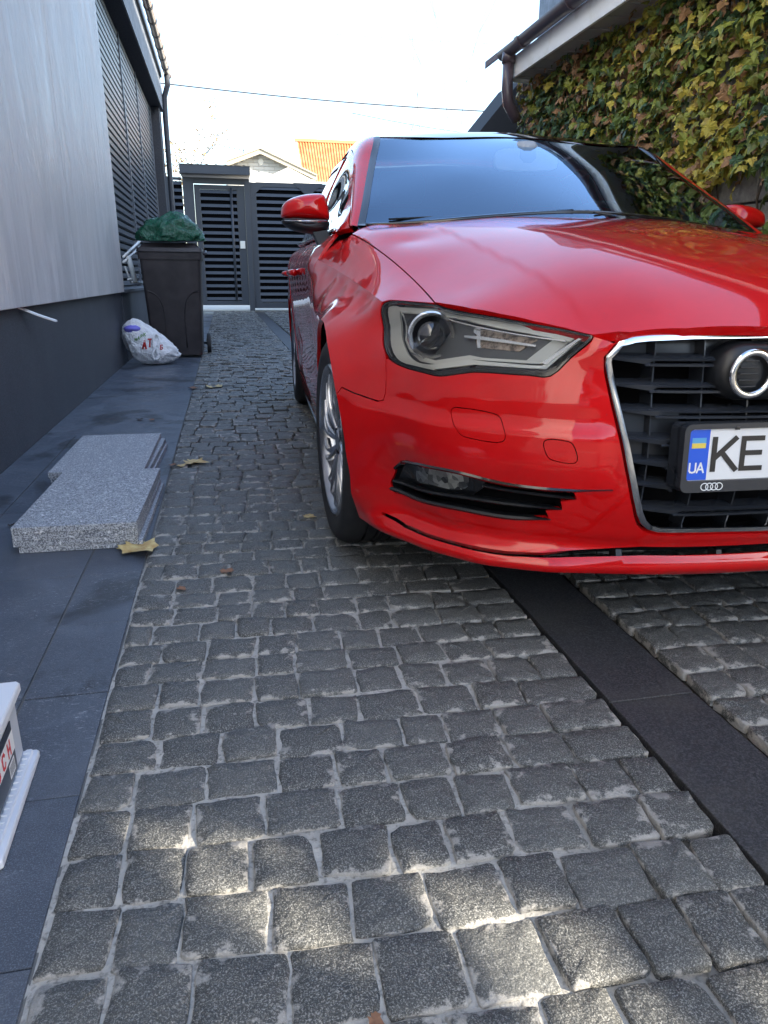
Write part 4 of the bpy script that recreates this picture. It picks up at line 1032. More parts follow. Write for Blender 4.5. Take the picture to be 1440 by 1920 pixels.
# kerb stones of the dark strip
for y0, y1 in ((-1.7, -.604), (-.6, .42), (.424, 1.148), (1.152, 1.90), (1.904, 2.65), (2.654, 3.4), (3.404, 6.0), (6.004, 12), (12.004, 18.4)):
    m_ = MB(); m_.box((.703, y0+skewY(.8), -.05), (.888, y1+skewY(.8), -.006), bev=.002); m_.build('kerb_stone', DRAIN, drive)
# ground beyond the yard
GRD = mat('yard_ground', (.09, .09, .085), .9); t = NT(GRD); t.col(t.mix(worldn(t, 1.5, 5), (.07, .07, .065), (.12, .115, .105)))
m_ = MB(); m_.add([(-200, -200, -.06), (200, -200, -.06), (200, 400, -.06), (-200, 400, -.06)], [(0, 1, 2, 3)]); tag(m_.build('ground', GRD), kind='structure')
ROADM = mat('sunlit_concrete', (.42, .41, .37), .85)
m_ = MB(); m_.box((-40, 18.78, -.05), (40, 25, .015)); tag(m_.build('street', ROADM), kind='structure')
# ---- left pavement of dark granite tiles
m_ = MB(); m_.box((-.97, -1.9, -.04), (-.272, 18.6, -.004)); pave = m_.build('pavement', MATTEK); pave['kind'] = 'structure'; pave.data.materials.clear(); JOI = mat('tile_joint', (.13, .13, .125), .9); pave.data.materials.append(JOI)
def tile(x0, y0, x1, y1):
    m_ = MB(); g_ = .0012; m_.box((x0+g_, y0+g_, -.02), (x1-g_, y1-g_, float(RNG.normal(0, .0004))), bev=.0008); o = m_.build('tile', TILE, pave); meshattr(o.data, 'tone', np.full(len(m_.V), float(RNG.random())))
ys = [-1.76, -1.45, -1.14, -.83, -.52, -.21, .1, .412, .722, 1.032, 1.34, 1.658, 1.97, 2.28, 2.60]
for a, b in zip(ys[:-1], ys[1:]):
    tile(-.432, a, -.274, b)
for a, b in zip(ys[::2], ys[2::2]): tile(-.80, a, -.435, b)
for a, b in zip(ys[::2], ys[2::2]): tile(-.965, a, -.803, b)
y = 2.60
for y1 in (3.9, 5.32, 6.6, 7.9, 9.2, 10.5, 11.8, 13.1, 14.4, 15.7, 17, 18.4):
    if y < 3.5: tile(-.80, y, -.274, y1); tile(-.965, y, -.803, y1)
    else: tile(-.965, y, -.274, y1)
    y = y1
# ---- left house
PLAS = mat('pale_plaster', (.38, .40, .43), .48); t = NT(PLAS)
n1 = worldn(t, 2.6, 6, .62, sc=(1, 1.6, .35), dist=1.2); n2 = worldn(t, 9, 6, .7, sc=(1, 1, .30), dist=1.8); n3 = worldn(t, 1.1, 3)
v1 = wvor(t, 7.0, 'Distance'); pit = t.math('LESS_THAN', v1, .012)
c1 = t.mix(t.g(n1, .36, .66), (.45, .455, .47), (.64, .645, .655)); c1 = t.mix(t.math('MULTIPLY', t.g(n2, .52, .68), .38), c1, (.44, .45, .47)); c1 = t.mix(t.math('MULTIPLY', t.g(n3, .45, .62), .30), c1, (.62, .58, .55)); c1 = t.mix(pit, c1, (.03, .03, .03)); t.col(c1)
t.rough(t.g(n1, -.3, 1.4)); t.nrm(t.bump(n2, .012, .7, t.bump(n1, .03, .6)))
PLIN = mat('dark_plinth_stone', (.045, .05, .06), .6); t = NT(PLIN)
c1 = t.mix(t.g(worldn(t, 330, 3, .7), .48, .72), (.030, .036, .048), (.12, .135, .17)); c1 = t.mix(t.math('MULTIPLY', t.g(worldn(t, 3, 4, sc=(1, 1, .4)), .5, .75), .4), c1, (.085, .095, .115)); t.col(c1); t.nrm(t.bump(worldn(t, 120, 4), .0015))
DSTU = mat('dark_stucco', (.05, .055, .066), .75); t = NT(DSTU); t.col(t.mix(t.g(worldn(t, 60, 5), .4, .7), (.036, .040, .050), (.075, .082, .098))); t.nrm(t.bump(worldn(t, 130, 4), .004))
FASM = mat('fascia_panel', (.16, .18, .21), .6); t = NT(FASM); t.col(t.mix(t.g(worldn(t, 9, 5), .35, .7), (.11, .125, .15), (.22, .24, .28)))
METAL = mat('anthracite_metal', (.040, .046, .060), .42, spec=.5); t = NT(METAL); t.col(t.mix(worldn(t, 4, 4), (.030, .036, .048), (.055, .063, .080)))
SLATM = mat('louvre_metal', (.10, .115, .14), .4)
GUTB = mat('brown_gutter', (.16, .115, .085), .28, coat=.4)
hs = empty('house', (-1.2, 3, 0), label='grey plastered house wall on dark stone plinth with recessed louvred windows', cat='house')
def bx(name, a, b, m, parent, bev=0.0, off=None, **k):
    o_ = np.array(parent.location) if parent else np.zeros(3)
    p = parent.parent if parent else None
    while p: o_ = o_+np.array(p.location); p = p.parent
    m_ = MB(); m_.box(tuple(np.array(a)-o_), tuple(np.array(b)-o_), bev=bev); return m_.build(name, m, parent, **k)
bx('plinth', (-1.25, -3, -.04), (-.968, 7.50, .655), PLIN, hs)
bx('plinth', (-1.25, 7.502, -.04), (-.960, 15.6, .64), PLIN, hs)
# plaster skin: a few wide sheets with faint joints between
for a, b in ((-3, 1.20), (1.203, 3.40), (3.403, 5.15), (5.153, 7.47)):
    bx('wall_panel', (-1.25, a, .652), (-.928, b, 6.2), PLAS, hs, bev=.003)
bx('window_ledge', (-1.30, 7.50, .642), (-.93, 15.3, .672), SLATM, hs, bev=.004)
bx('beam', (-1.40, 7.475, 3.72), (-.915, 15.6, 4.12), FASM, hs)
bx('soffit', (-1.60, 7.475, 3.71), (-.93, 15.1, 3.718), DSTU, hs)
bx('column', (-1.6, 15.05, .645), (-.965, 15.6, 3.708), DSTU, hs)
bx('side_wall', (-1.75, 7.48, .6), (-1.65, 15.5, 3.7), MATTEK, hs)
bx('roof_edge', (-1.8, -3, 4.3), (-.90, 15.65, 4.42), METAL, hs)
bx('eave_wall', (-1.6, 7.475, 4.122), (-.925, 15.6, 4.3), FASM, hs)
# louvre panels
posts = [7.55, 10.85, 12.75, 15.0]
XL = -1.12
for a, b in zip(posts[:-1], posts[1:]):
    lpn = empty('louvre_panel', (XL, a, .68), parent=hs); lpn.location = Vector((XL, a, .68))-hs.location
    bx('louvre_post', (XL-.05, b-.07, .673), (XL+.014, b, 3.705), SLATM, lpn, bev=.004)
    n = 37
    sm_ = MB(); w_ = b-a-.07; sm_.prism([(-.034, -.028), (-.004, -.022), (.002, .020), (-.004, .023), (-.008, -.018), (-.034, -.024)], 0, w_, axis='y'); me = mesh('slat', sm_.V, sm_.F, SLATM)
    for k in range(n):
        link('slat', me, lpn, (0, 0, .04+k*(3.02/n)))
# gutter with brackets, downpipe
gt_ = empty('gutter', (-.80, 8, 4.36), label='brown rain gutter along the eave of the grey plastered house', cat='gutter')
m_ = MB(); pf = [(.062*math.cos(a), .062*math.sin(a)) for a in np.linspace(rad(178), rad(362), 12)]; pf2 = [(.058*math.cos(a), .058*math.sin(a)) for a in np.linspace(rad(362), rad(178), 12)]
m_.prism(pf+pf2, -9, 7.7, axis='y'); m_.build('trough', GUTB, gt_, angle=40)
for y in np.arange(-1.0, 7.7, .62):
    b_ = MB(); pf3 = [(.069*math.cos(a), .069*math.sin(a)) for a in np.linspace(rad(175), rad(372), 12)]; pf4 = [(.0635*math.cos(a), .0635*math.sin(a)) for a in np.linspace(rad(372), rad(175), 12)]
    b_.prism(pf3+pf4, y, y+.06, axis='y'); b_.build('bracket', METAL, gt_, angle=40)
dp = MB(); dp.tube([(-.80, 15.45, 4.32), (-.80, 15.47, 4.15), (-.875, 15.50, 3.95), (-.885, 15.50, 3.6), (-.885, 15.50, .02)], .05, 12); tag(dp.build('downpipe', METAL, angle=40), 'dark downpipe on the far corner of the grey plastered house', 'downpipe')
# white cable channel sticking out of the plinth
p0 = atX(36, 577, -.968); p1 = atX(70, 590, -.92); p2 = atX(106, 602, -.87)
m_ = MB(); cr = crom(np.array([p0+[-.04, 0, .01], p0, p1, p2]), 6); V = []
for p in cr:
    for dy, dz in ((-.022, .004), (.022, .004), (.022, -.004), (-.022, -.004)): V.append(p+np.array([0, dy, dz]))
m_.add(V, [(i*4+j, i*4+(j+1) % 4, (i+1)*4+(j+1) % 4, (i+1)*4+j) for i in range(len(cr)-1) for j in range(4)]+[tuple((len(cr)-1)*4+j for j in range(4))])
WPL = mat('white_pvc', (.74, .75, .74), .4)
tag(m_.build('cable_channel', WPL), 'short white plastic channel sticking out between plaster and plinth', 'cable channel')

# ---- gate wall at the end
GY = 18.7
gd = empty('garden_gate', (-.3, GY, 0), label='dark slatted pedestrian gate with pull bar under a small corrugated canopy', cat='gate')
def gb(name, x0, x1, z0, z1, m, parent, y0=GY-.03, y1=GY+.03, bev=.004, **k): return bx(name, (x0, y0, z0), (x1, y1, z1), m, parent, bev=bev, **k)
METB = mat('gate_post_metal', (.045, .052, .066), .42); GSL = mat('gate_slat_metal', (.050, .060, .082), .35)
t = NT(GSL); t.col(t.mix(worldn(t, 5, 4), (.024, .031, .046), (.040, .050, .070)))
gb('post', -.80, -.56, 0, 2.98, METB, gd, GY-.08, GY+.08); gb('post', .60, .72, 0, 2.98, METB, gd, GY-.08, GY+.08)
gb('lintel', -.56, .60, 2.86, 2.98, METB, gd, GY-.08, GY+.06)
fr = gb('door_frame', -.553, -.42, .14, 2.84, METB, gd); gb('door_frame', .42, .597, .14, 2.84, METB, gd); gb('door_frame', -.42, .42, 2.74, 2.84, METB, gd); gb('door_frame', -.42, .42, .14, .24, METB, gd)
gb('door_back', -.42, .42, .24, 2.74, MATTEK, gd, GY+.035, GY+.045, 0)
def slats(x0, x1, z0, z1, parent, pitch=.150):
    m_ = MB(); m_.prism([(-.018, -.030), (-.026, -.030), (-.012, .036), (.018, .036), (.018, .03)], 0, x1-x0, axis='x'); me = mesh('slat', m_.V, m_.F, GSL); z = z0+.05
    o_ = np.array(parent.location)
    while z < z1-.03: link('slat', me, parent, (x0-o_[0], GY-o_[1], z-o_[2])); z += pitch
slats(-.42, .42, .24, 2.74, gd)
m_ = MB(); m_.tube([(.29+.3, -.09, .25), (.29+.3, -.09, 2.78)], .028, 10); m_.build('pull_bar', METB, gd, True)
LOCK = mat('lock_steel', (.6, .6, .6), .3, metal=.7); gb('lock', .44, .56, 1.45, 1.62, LOCK, gd, GY-.055, GY-.03)
cn = gb('canopy', -.83, .735, 3.02, 3.20, METB, gd, GY-.45, GY-.40)
gb('canopy', -.83, .735, 3.03, 3.06, METAL, gd, GY-.40, GY+.40)
m_ = MB()
V = []; xs = np.arange(-.84, .75, .02)
for x in xs: V += [(x+.3, -.47, 3.205+.022*max(0, math.cos((x+.84)*2*math.pi/.205))**3), (x+.3, .42, 3.26+.022*max(0, math.cos((x+.84)*2*math.pi/.205))**3)]
m_.add(V, [(2*i, 2*i+2, 2*i+3, 2*i+1) for i in range(len(xs)-1)]); V2 = [(a, b, c_+.004) for a, b, c_ in V]; m_.add(V2, [(2*i, 2*i+2, 2*i+3, 2*i+1) for i in range(len(xs)-1)]); m_.build('canopy_sheet', METB, gd)
fn = empty('fence', (-.9, GY, 0), label='narrow strip of dark slatted fence between downpipe and pedestrian gate', cat='fence')
gb('post', -1.22, -1.12, 0, 2.98, METB, fn); slats(-1.12, -.82, .1, 2.95, fn); gb('top_rail', -1.12, -.82, 2.92, 2.98, METB, fn); gb('fence_back', -1.12, -.82, .05, 2.9, MATTEK, fn, GY+.035, GY+.045, 0)
sg_ = empty('sliding_gate', (2.7, GY, 0), label='wide dark sliding gate of horizontal metal slats behind the red car', cat='gate')
gb('frame', .7205, .87, .07, 2.92, METB, sg_); gb('frame', 4.9, 5.0, .07, 2.92, METB, sg_); gb('frame', .87, 4.9, 2.83, 2.93, METB, sg_); gb('frame', .87, 4.9, .07, .20, METB, sg_); gb('gate_back', .87, 4.9, .2, 2.83, MATTEK, sg_, GY+.035, GY+.045, 0)
slats(.87, 4.9, .20, 2.83, sg_)
def tri(name, pts, par):
    m_ = MB(); m_.prism([(a-par.location[0], b) for a, b in pts], -.045, -.032, axis='y'); return m_.build(name, METB, par)
tri('gusset', [(.76, 2.92), (1.12, 2.92), (.76, 2.60)], sg_); tri('gusset', [(1.75, 2.94), (2.45, 2.94), (2.10, 2.62)], sg_); tri('gusset', [(.76, .07), (1.10, .07), (.76, .35)], sg_)
m_ = MB(); m_.box((-1.3, 18.62, 0), (.6, 18.78, .045), bev=.01); tag(m_.build('threshold', mat('threshold_stone', (.50, .49, .45), .8)), kind='structure')
bx('yard_wall', (5.0, 18.6, 0), (9, 18.8, 2.9), DSTU, None); bpy.data.objects['yard_wall']['label'] = 'dark wall closing the yard beyond the sliding gate'; bpy.data.objects['yard_wall']['category'] = 'wall'

# ---- houses beyond
BRK = mat('pale_brick', (.50, .50, .47), .85); MORT = mat('pale_mortar', (.42, .40, .36), .9); WHW = mat('white_wall', (.78, .77, .72), .8); TIM = mat('weathered_board', (.36, .33, .26), .8)
ORR = mat('orange_roof_sheet', (.60, .26, .12), .55); t = NT(ORR); t.col(t.mix(t.g(worldn(t, 2.0, 4), .3, .7), (.50, .13, .04), (.58, .24, .10)))
HY = 32
h1 = empty('brick_house', (1.9, HY, 0), label='pale brick gable house behind the pedestrian gate', cat='house')
gx0, gz0 = .30, 4.95
g0 = atY(425, 306, HY); ga = atY(487, 283, HY); g1 = atY(592, 333, HY)
m_ = MB(); m_.prism([(g0[0]-1.9, 0), (g1[0]-1.9, 0), (g1[0]-1.9, g1[2]), (ga[0]-1.9, ga[2]), (g0[0]-1.9, g0[2])], .02, 6, axis='y'); m_.build('wall', MORT, h1)
m_ = MB(); m_.box((-.33, -.01, 0), (.33, .019, .115)); bm_ = mesh('brick', [(x/ .66*.40, y, z) for x, y, z in m_.V], m_.F, BRK)
z = 4.0; row = 0
def gtop(x): return np.interp(x, [g0[0], ga[0], g1[0]], [g0[2], ga[2], g1[2]])
while z < 5.6:
    x = g0[0]+.2+(.21 if row % 2 else 0)
    while x < g1[0]-.1:
        if min(gtop(x-.2), gtop(x+.2)) > z+.14: link('brick', bm_, h1, (x-1.9, 0, z))
        x += .42
    z += .13; row += 1
for A, B in ((g0, ga), (ga, g1)):
    m_ = MB(); a_ = A-np.array([1.9, HY, 0]); b_ = B-np.array([1.9, HY, 0]); m_.prism([(a_[0], a_[2]), (b_[0], b_[2]), (b_[0], b_[2]-.16), (a_[0], a_[2]-.16)], -.45, -.30, axis='y'); m_.build('bargeboard', TIM, h1)
    m_ = MB(); m_.prism([(a_[0], a_[2]+.06), (b_[0], b_[2]+.06), (b_[0], b_[2]+.005), (a_[0], a_[2]+.005)], -.5, 6, axis='y'); m_.build('roof', TIM, h1)
m_ = MB(); vc = atY(489, 303, HY); m_.lathe([(.0, -.03), (.11, -.03), (.12, 0), (.12, .02)], 14, 'y', (vc[0]-1.9, 0, vc[2])); m_.build('round_vent', WHW, h1)
# white snow-bright sheet roof in front of the brick gable
sr = [atY(*q, 27) for q in ((470, 345), (470, 333), (490, 322), (512, 327), (540, 314), (590, 340), (590, 352))]
m_ = MB(); m_.prism([(p[0]-sr[0][0], p[2]-3.6) for p in sr], 0, 2.5, axis='y'); o = m_.build('shed', WHW, None, loc=(sr[0][0], 27, 3.6)); 
m2_ = MB(); m2_.box((.1, .1, -3.6), (2.2, 2.4, -.1)); m2_.build('wall', WHW, o); tag(o, 'low white shed roof in front of the brick gable', 'shed')
h2 = empty('orange_roof_house', (4.6, 36, 0), label='house with orange corrugated roof beyond the sliding gate', cat='house')
q0, q1, q2, q3 = [atY(*q, 36) for q in ((557, 266), (700, 270), (700, 345), (568, 341))]
m_ = MB(); m_.box((q3[0]-4.6, .6, 0), (q2[0]-4.6, 6, q3[2]-.05)); m_.build('wall', WHW, h2)
V = []; nn = 110; dpt = 3.2
for i in range(nn+1):
    f_ = i/nn; x_t = q0[0]*(1-f_)+q1[0]*f_; x_b = q3[0]*(1-f_)+q2[0]*f_; r_ = .05*(1 if i % 4 in (0, 1) else 0)
    V += [(x_b-4.6, -.3-r_, q3[2]-.02), ((x_t*1.085-4.6-.0), 0+dpt, (q0[2]-H)*(36+dpt)/36+H+r_)]
ROOFX = V
me = mesh('roof', V, [(2*i, 2*i+2, 2*i+3, 2*i+1) for i in range(nn)], ORR); link('roof', me, h2)
m_ = MB(); m_.box((V[1][0]-.1, dpt-.1, V[1][2]-.04), (V[-1][0], dpt+.1, V[1][2]+.10)); m_.build('ridge', mat('ridge_orange', (.62, .20, .09), .6), h2)
# aerial
an_p = atY(457, 285, 32); m_ = MB(); m_.tube([(an_p[0], 32.5, 4.9), (an_p[0], 32.5, an_p[2]+.28)], .018, 6); m_.tube([(an_p[0]-.8, 32.5, an_p[2]+.26), (an_p[0]+.1, 32.5, an_p[2]+.12)], .012, 6)
for k in range(4): m_.tube([(an_p[0]-.75+k*.2, 32.3, an_p[2]+.25-k*.03), (an_p[0]-.75+k*.2, 32.7, an_p[2]+.25-k*.03)], .008, 5)
tag(m_.build('aerial', GREYP), 'thin television aerial above the brick gable', 'aerial')
# cables
CAB = mat('cable_black', (.05, .055, .06), .6)
for (xa, ya), (xb, yb), Y_, lab, r_ in (((250, 150), (1000, 213), 21, 'upper black overhead cable across the sky', .017), ((660, 212), (1000, 262), 26, 'lower faint overhead cable above the car roof', .012), ((250, 35), (1200, 95), 30, 'highest thin overhead wire across the sky', .004)):
    a = atY(xa, ya, Y_); b = atY(xb, yb, Y_); P = [a+(b-a)*k/16+np.array([0, 0, -.10*math.sin(math.pi*k/16)]) for k in range(17)]
    m_ = MB(); m_.tube(P, r_, 6); tag(m_.build('cable', CAB, None, True), lab, 'cable')
# bare saplings sticking up behind
TWIG = mat('twig_bark', (.10, .08, .06), .9); DRY = mat('dry_leaf_tan', (.42, .27, .10), .7)
def twig(name, base_, h_, n, seed, lab, leafm=None, spread=.35, r0=.02):
    r = random.Random(seed); root = empty(name, tuple(base_), label=lab, cat='tree'); m_ = MB(); tips = []
    def grow(p, d, L, r_, lv):
        P = [p]; q_ = p.copy(); dd = d.copy()
        for k in range(5): dd = (dd+Vector((r.uniform(-.12, .12), r.uniform(-.12, .12), .05))).normalized(); q_ = q_+dd*L/5; P.append(q_.copy())
        m_.tube(P, r_, 5, rr=[r_*(1-.15*k) for k in range(6)]); tips.append(P[-1]); tips.append(P[3])
        if lv: 
            for _ in range(n): k = r.randint(2, 5); grow(P[k], (dd+Vector((r.uniform(-1, 1), r.uniform(-1, 1), r.uniform(0, .6)))*spread*1.6).normalized(), L*r.uniform(.4, .65), r_*.5, lv-1)
    grow(Vector((0, 0, 0)), Vector((0, 0, 1)), h_, r0, 2)
    m_.build('trunk', TWIG, root, True)
    if leafm:
        V = []; Fc = []
        for tp_ in tips:
            for _ in range(9):
                c_ = tp_+Vector((r.gauss(0, .10), r.gauss(0, .10), r.gauss(0, .10))); a = Vector((r.gauss(0, 1), r.gauss(0, 1), r.gauss(0, 1))).normalized()*.06; b = a.cross(Vector((r.random(), r.random(), r.random()))).normalized()*.04
                k = len(V); V += [c_-a, c_+b, c_+a, c_-b]; Fc.append((k, k+1, k+2, k+3))
        o = ob('crown', V, Fc, leafm, root); o['kind'] = 'stuff'
    return root
for i, (x, y0_, hh) in enumerate(((738, 215, 1.9), (800, 228, 1.6), (843, 222, 1.9), (872, 205, 2.2))):
    p = atY(x, 262, 27+i); q_ = atY(x, y0_, 27+i); twig('bare_tree', (p[0], 27+i, 0), q_[2]-.3, 3, i, ['leftmost bare sapling showing above the car roof', 'second bare sapling from the left above the car roof', 'bare sapling between the two thickest behind the car roof', 'tallest bare sapling showing beside the dark roof edge'][i], r0=.022)
p = atY(342, 300, 34); twig('autumn_tree', (p[0], 34, 0), 4.5, 5, 11, 'small tree with tan autumn leaves left of the gate canopy', DRY, .6, .06)

# ---- house on the right with ivy
XW, XF = 2.84, 2.50
SOF = mat('soffit_board', (.42, .43, .42), .6); FAS = mat('white_fascia', (.80, .82, .82), .5); t = NT(FAS); t.col(t.mix(t.g(worldn(t, 5, 4, sc=(1, 1, 1)), .5, .7), (.86, .88, .88), (.68, .68, .64)))
GUTP = mat('plum_gutter', (.085, .062, .075), .35, coat=.3); SHN = mat('roof_shingle', (.055, .047, .055), .7); t = NT(SHN); at = t.n.new('ShaderNodeAttribute'); at.attribute_name = 'tone'; t.col(t.mix(at.outputs['Fac'], (.035, .030, .036), (.11, .095, .105)))
BLKM = mat('grey_block', (.20, .205, .20), .85); t = NT(BLKM); t.col(t.mix(t.g(worldn(t, 22, 5), .35, .7), (.26, .265, .26), (.46, .46, .44))); t.nrm(t.bump(worldn(t, 90, 4), .004))
rh_ = empty('ivy_house', (XW, 3.4, 0), label='grey block outbuilding with white fascia and plum gutter on the right', cat='house')
YE = 6.85
bx('wall', (XW+.02, -.35, -.05), (5.6, YE, 2.50), MORT, rh_); rh_.children[0].data.materials.clear(); rh_.children[0].data.materials.append(mat('block_mortar', (.07, .07, .068), .9))
nb = 0; bme = {}
z = 0
while z < 2.3:
    y = -.3+(.2 if round(z/.2) % 2 else 0)
    while y < YE-.4:
        o_ = rh_.location; kx = nb % 3
        if kx not in bme:
            m_ = MB(); m_.box((0, 0, 0), (.035, .385, .185), bev=.006); bme[kx] = mesh('block', m_.V, m_.F, BLKM)
        link('block', bme[kx], rh_, (-.002+RNG.uniform(-.002, .002), y-o_[1], z+.005)); nb += 1
        y += .4
    z += .2
bx('soffit', (XF, -.6, 2.425), (XW+.019, YE-.265, 2.437), SOF, rh_)
for y in np.arange(-.5, YE-.3, .25):
    bx('soffit_batten', (XF+.01, float(y), 2.418), (XW+.02, float(y)+.012, 2.4245), SOF, rh_)
bx('fascia', (XF-.022, -.6, 2.40), (XF, YE-.26, 2.56), FAS, rh_, bev=.002); bx('fascia', (XF, YE-.26, 2.40), (XW+.019, YE-.238, 2.56), FAS, rh_, bev=.002)
gu = empty('gutter', (XF-.075, 2.84, 2.60), label='plum coloured gutter with downpipe bend on the ivy-covered outbuilding', cat='gutter')
m_ = MB(); pf = [(.058*math.cos(a), .058*math.sin(a)) for a in np.linspace(rad(175), rad(365), 14)]; pf2 = [(.053*math.cos(a), .053*math.sin(a)) for a in np.linspace(rad(365), rad(175), 14)]; m_.prism(pf+pf2, -3.6, 3.75, axis='y'); m_.prism(pf, 3.745, 3.75, axis='y'); m_.build('trough', GUTP, gu, angle=40)
for y in (-2.4, -1.1, .3, 1.5, 2.45, 3.3):
    b_ = MB(); pf3 = [(.066*math.cos(a), .066*math.sin(a)) for a in np.linspace(rad(172), rad(368), 14)]; pf4 = [(.0585*math.cos(a), .0585*math.sin(a)) for a in np.linspace(rad(368), rad(172), 14)]
    b_.prism(pf3+pf4, y, y+.06, axis='y'); b_.build('bracket', GUTP, gu, angle=40)
m_ = MB(); m_.tube([(0, 3.62, -.04), (.0, 3.62, -.30), (.02, 3.62, -.40), (.09, 3.66, -.47), (.12, 3.68, -.50)], .047, 14); m_.tube([(0, 3.62, -.02), (0, 3.62, -.10)], .056, 14)
m_.build('downpipe', GUTP, gu, True)
rfm = empty('roof', (0, 0, 0), parent=rh_); o_ = np.array(rh_.location)
sl_ = math.tan(rad(36))
m_ = MB(); X0 = XF-.05; m_.add([(X0-o_[0], -.6-o_[1], 2.605), (X0-o_[0], YE+.2-o_[1], 2.605), (X0+2.6-o_[0], YE+.2-o_[1], 2.605+2.6*sl_), (X0+2.6-o_[0], -.6-o_[1], 2.605+2.6*sl_)], [(0, 1, 2, 3)]); m_.build('roof_deck', MATTEK, rfm)
bagV, bagF, bagT = [], [], []; k_ = 0
for j in range(22):
    d_ = j*.115; y = -.6+(.08 if j % 2 else 0)
    while y < YE+.15:
        wd = .16; tn = RNG.random(); a = X0+d_*.809; z_ = 2.615+d_*.588+RNG.uniform(0, .003); l_ = .13
        V = [(a-.004, y+.003, z_+.010), (a-.004, y+wd-.003, z_+.010), (a+l_*.809, y+wd-.003, z_+l_*.588), (a+l_*.809, y+.003, z_+l_*.588), (a-.004, y+.003, z_-.004), (a-.004, y+wd-.003, z_-.004)]
        bagV += [tuple(np.array(v)-o_) for v in V]; bagF += [(k_, k_+1, k_+2, k_+3), (k_+4, k_+5, k_+1, k_)]; bagT += [tn]*6; k_ += 6; y += wd
me = mesh('shingle_courses', bagV, bagF, SHN); meshattr(me, 'tone', bagT); o = link('shingle_courses', me, rfm); o['kind'] = 'stuff'
bx('verge', (0, 0, 0), (.01, .01, .01), GUTP, None); bpy.data.objects.remove(bpy.data.objects['verge'])
m_ = MB(); m_.prism([(X0-.02, 2.60), (X0+2.6, 2.60+2.6*sl_), (X0+2.6, 2.69+2.6*sl_), (X0-.02, 2.66)], YE+.2, YE+.225, axis='y'); m_.V = [tuple(np.array(v)-o_) for v in m_.V]; m_.build('verge_board', GUTP, rfm)
# dark lower roof of the neighbour behind
nr = empty('dark_roof_shed', (3.8, 9.6, 0), label='dark roofed shed just beyond the ivy wall', cat='shed')
a, b, c_ = atY(895, 252, 9.2), atY(985, 140, 9.2), atY(1120, 140, 9.2)
m_ = MB(); m_.prism([(a[0]-3.8, a[2]), (b[0]-3.8, b[2]), (c_[0]-3.8, b[2]), (c_[0]-3.8, a[2]-.15), (a[0]-3.8, a[2]-.1)], -.4, .5, axis='y'); m_.build('roof', mat('shed_roof', (.022, .022, .024), .8), nr)
bx('wall', (a[0]+.25, 9.25, -.05), (c_[0], 9.9, a[2]-.1), DSTU, nr)
# chimney-like block above the eave
cpn = atY(1060, 10, 8.2); m_ = MB(); m_.box((cpn[0], 8.2, 2.9), (cpn[0]+.9, 8.9, 5.0)); tag(m_.build('chimney', FASM), 'grey rendered stack rising behind the shingle roof', 'chimney')

# ---- ivy
LEAFC = [((.12, .18, .038), 'ivy_leaf_green'), ((.26, .29, .05), 'ivy_leaf_lime'), ((.46, .38, .06), 'ivy_leaf_yellow'), ((.30, .165, .075), 'ivy_leaf_brown'), ((.055, .11, .05), 'ivy_leaf_dark')]
LM = []
for c_, nm in LEAFC:
    m = mat(nm, c_, .5, spec=.35); t = NT(m); n_ = worldn(t, 30, 4, .6); lo = tuple(v*.62 for v in c_); hi = tuple(min(1, v*1.35) for v in c_); cc = t.mix(t.g(n_, .3, .7), lo, hi)
    cc = t.mix(t.math('MULTIPLY', t.g(worldn(t, 11, 3), .55, .72), .6), cc, (.24, .14, .06)); t.col(cc); t.rough(t.g(n_, -.2, 1.2)); t.b.inputs['Subsurface Weight'].default_value = 0
    LM.append(m)
def leafgeo(seed, s=1.0):
    r = np.random.default_rng(seed)
    # five-pointed creeper leaf, tip downwards (-z), in the y-z plane, x = out of the wall
    pts = [(0, .18), (.10, .30), (.22, .36), (.26, .24), (.52, .20), (.40, .04), (.48, -.14), (.26, -.14), (.16, -.34), (0, -.62), (-.16, -.34), (-.26, -.14), (-.48, -.14), (-.40, .04), (-.52, .20), (-.26, .24), (-.22, .36), (-.10, .30)]
    P = np.array(pts)+r.normal(0, .025, (18, 2)); P *= s
    x = .42*np.abs(P[:, 0])*r.uniform(.3, 1.3)+.45*P[:, 1]**2/s*r.uniform(.3, 1.6)+r.normal(0, .045, 18)*s
    V = np.c_[x, P]; V = np.vstack([V, [[.03*s, 0, 0]]]); return V, [(i, (i+1) % 18, 18) for i in range(18)]
LG = [leafgeo(k) for k in range(10)]
ivy = empty('climbing_ivy', (XW, 4, 0), label='creeper with green, yellow and brown leaves covering the right-hand block wall', cat='ivy')
leaves = []
for _ in range(20000):
    y = RNG.uniform(-.3, YE+.05); z = RNG.uniform(.15, 2.47)
    if y < 2.0 and RNG.random() < .62: continue
    # bare patches where the wall shows
    bare = noise.noise(Vector((y*1.7, z*1.7, 3.3)))
    if bare > .38 and RNG.random() < .6: continue
    if (y-3.75)**2/.10+(z-1.13)**2/.045 < 1 and RNG.random() < .93: continue
    if z < 1.3+.0*y and RNG.random() < .35: continue
    depth = RNG.random()**1.3*.17+.02+.05*max(0, noise.noise(Vector((y*2.5, z*2.5, 8))))
    leaves.append((XW-depth, y, z, RNG.uniform(.050, .092)*(1.25 if RNG.random() < .12 else 1), RNG.uniform(-.9, .9), RNG.uniform(-.3, 1.1), RNG.normal(0, .5)))
LPs = []
for (x, y, z, s, yaw_, pit_, rol_) in leaves:
    P = np.array([x, y, z]); LPs.append((s/np.linalg.norm(P-EYE) if proj_ok(P) and P[2] > 1.0 else 0)*(1.4 if XW-x > .07 else .6))
topl = set(np.argsort(-np.array(LPs))[:300].tolist())
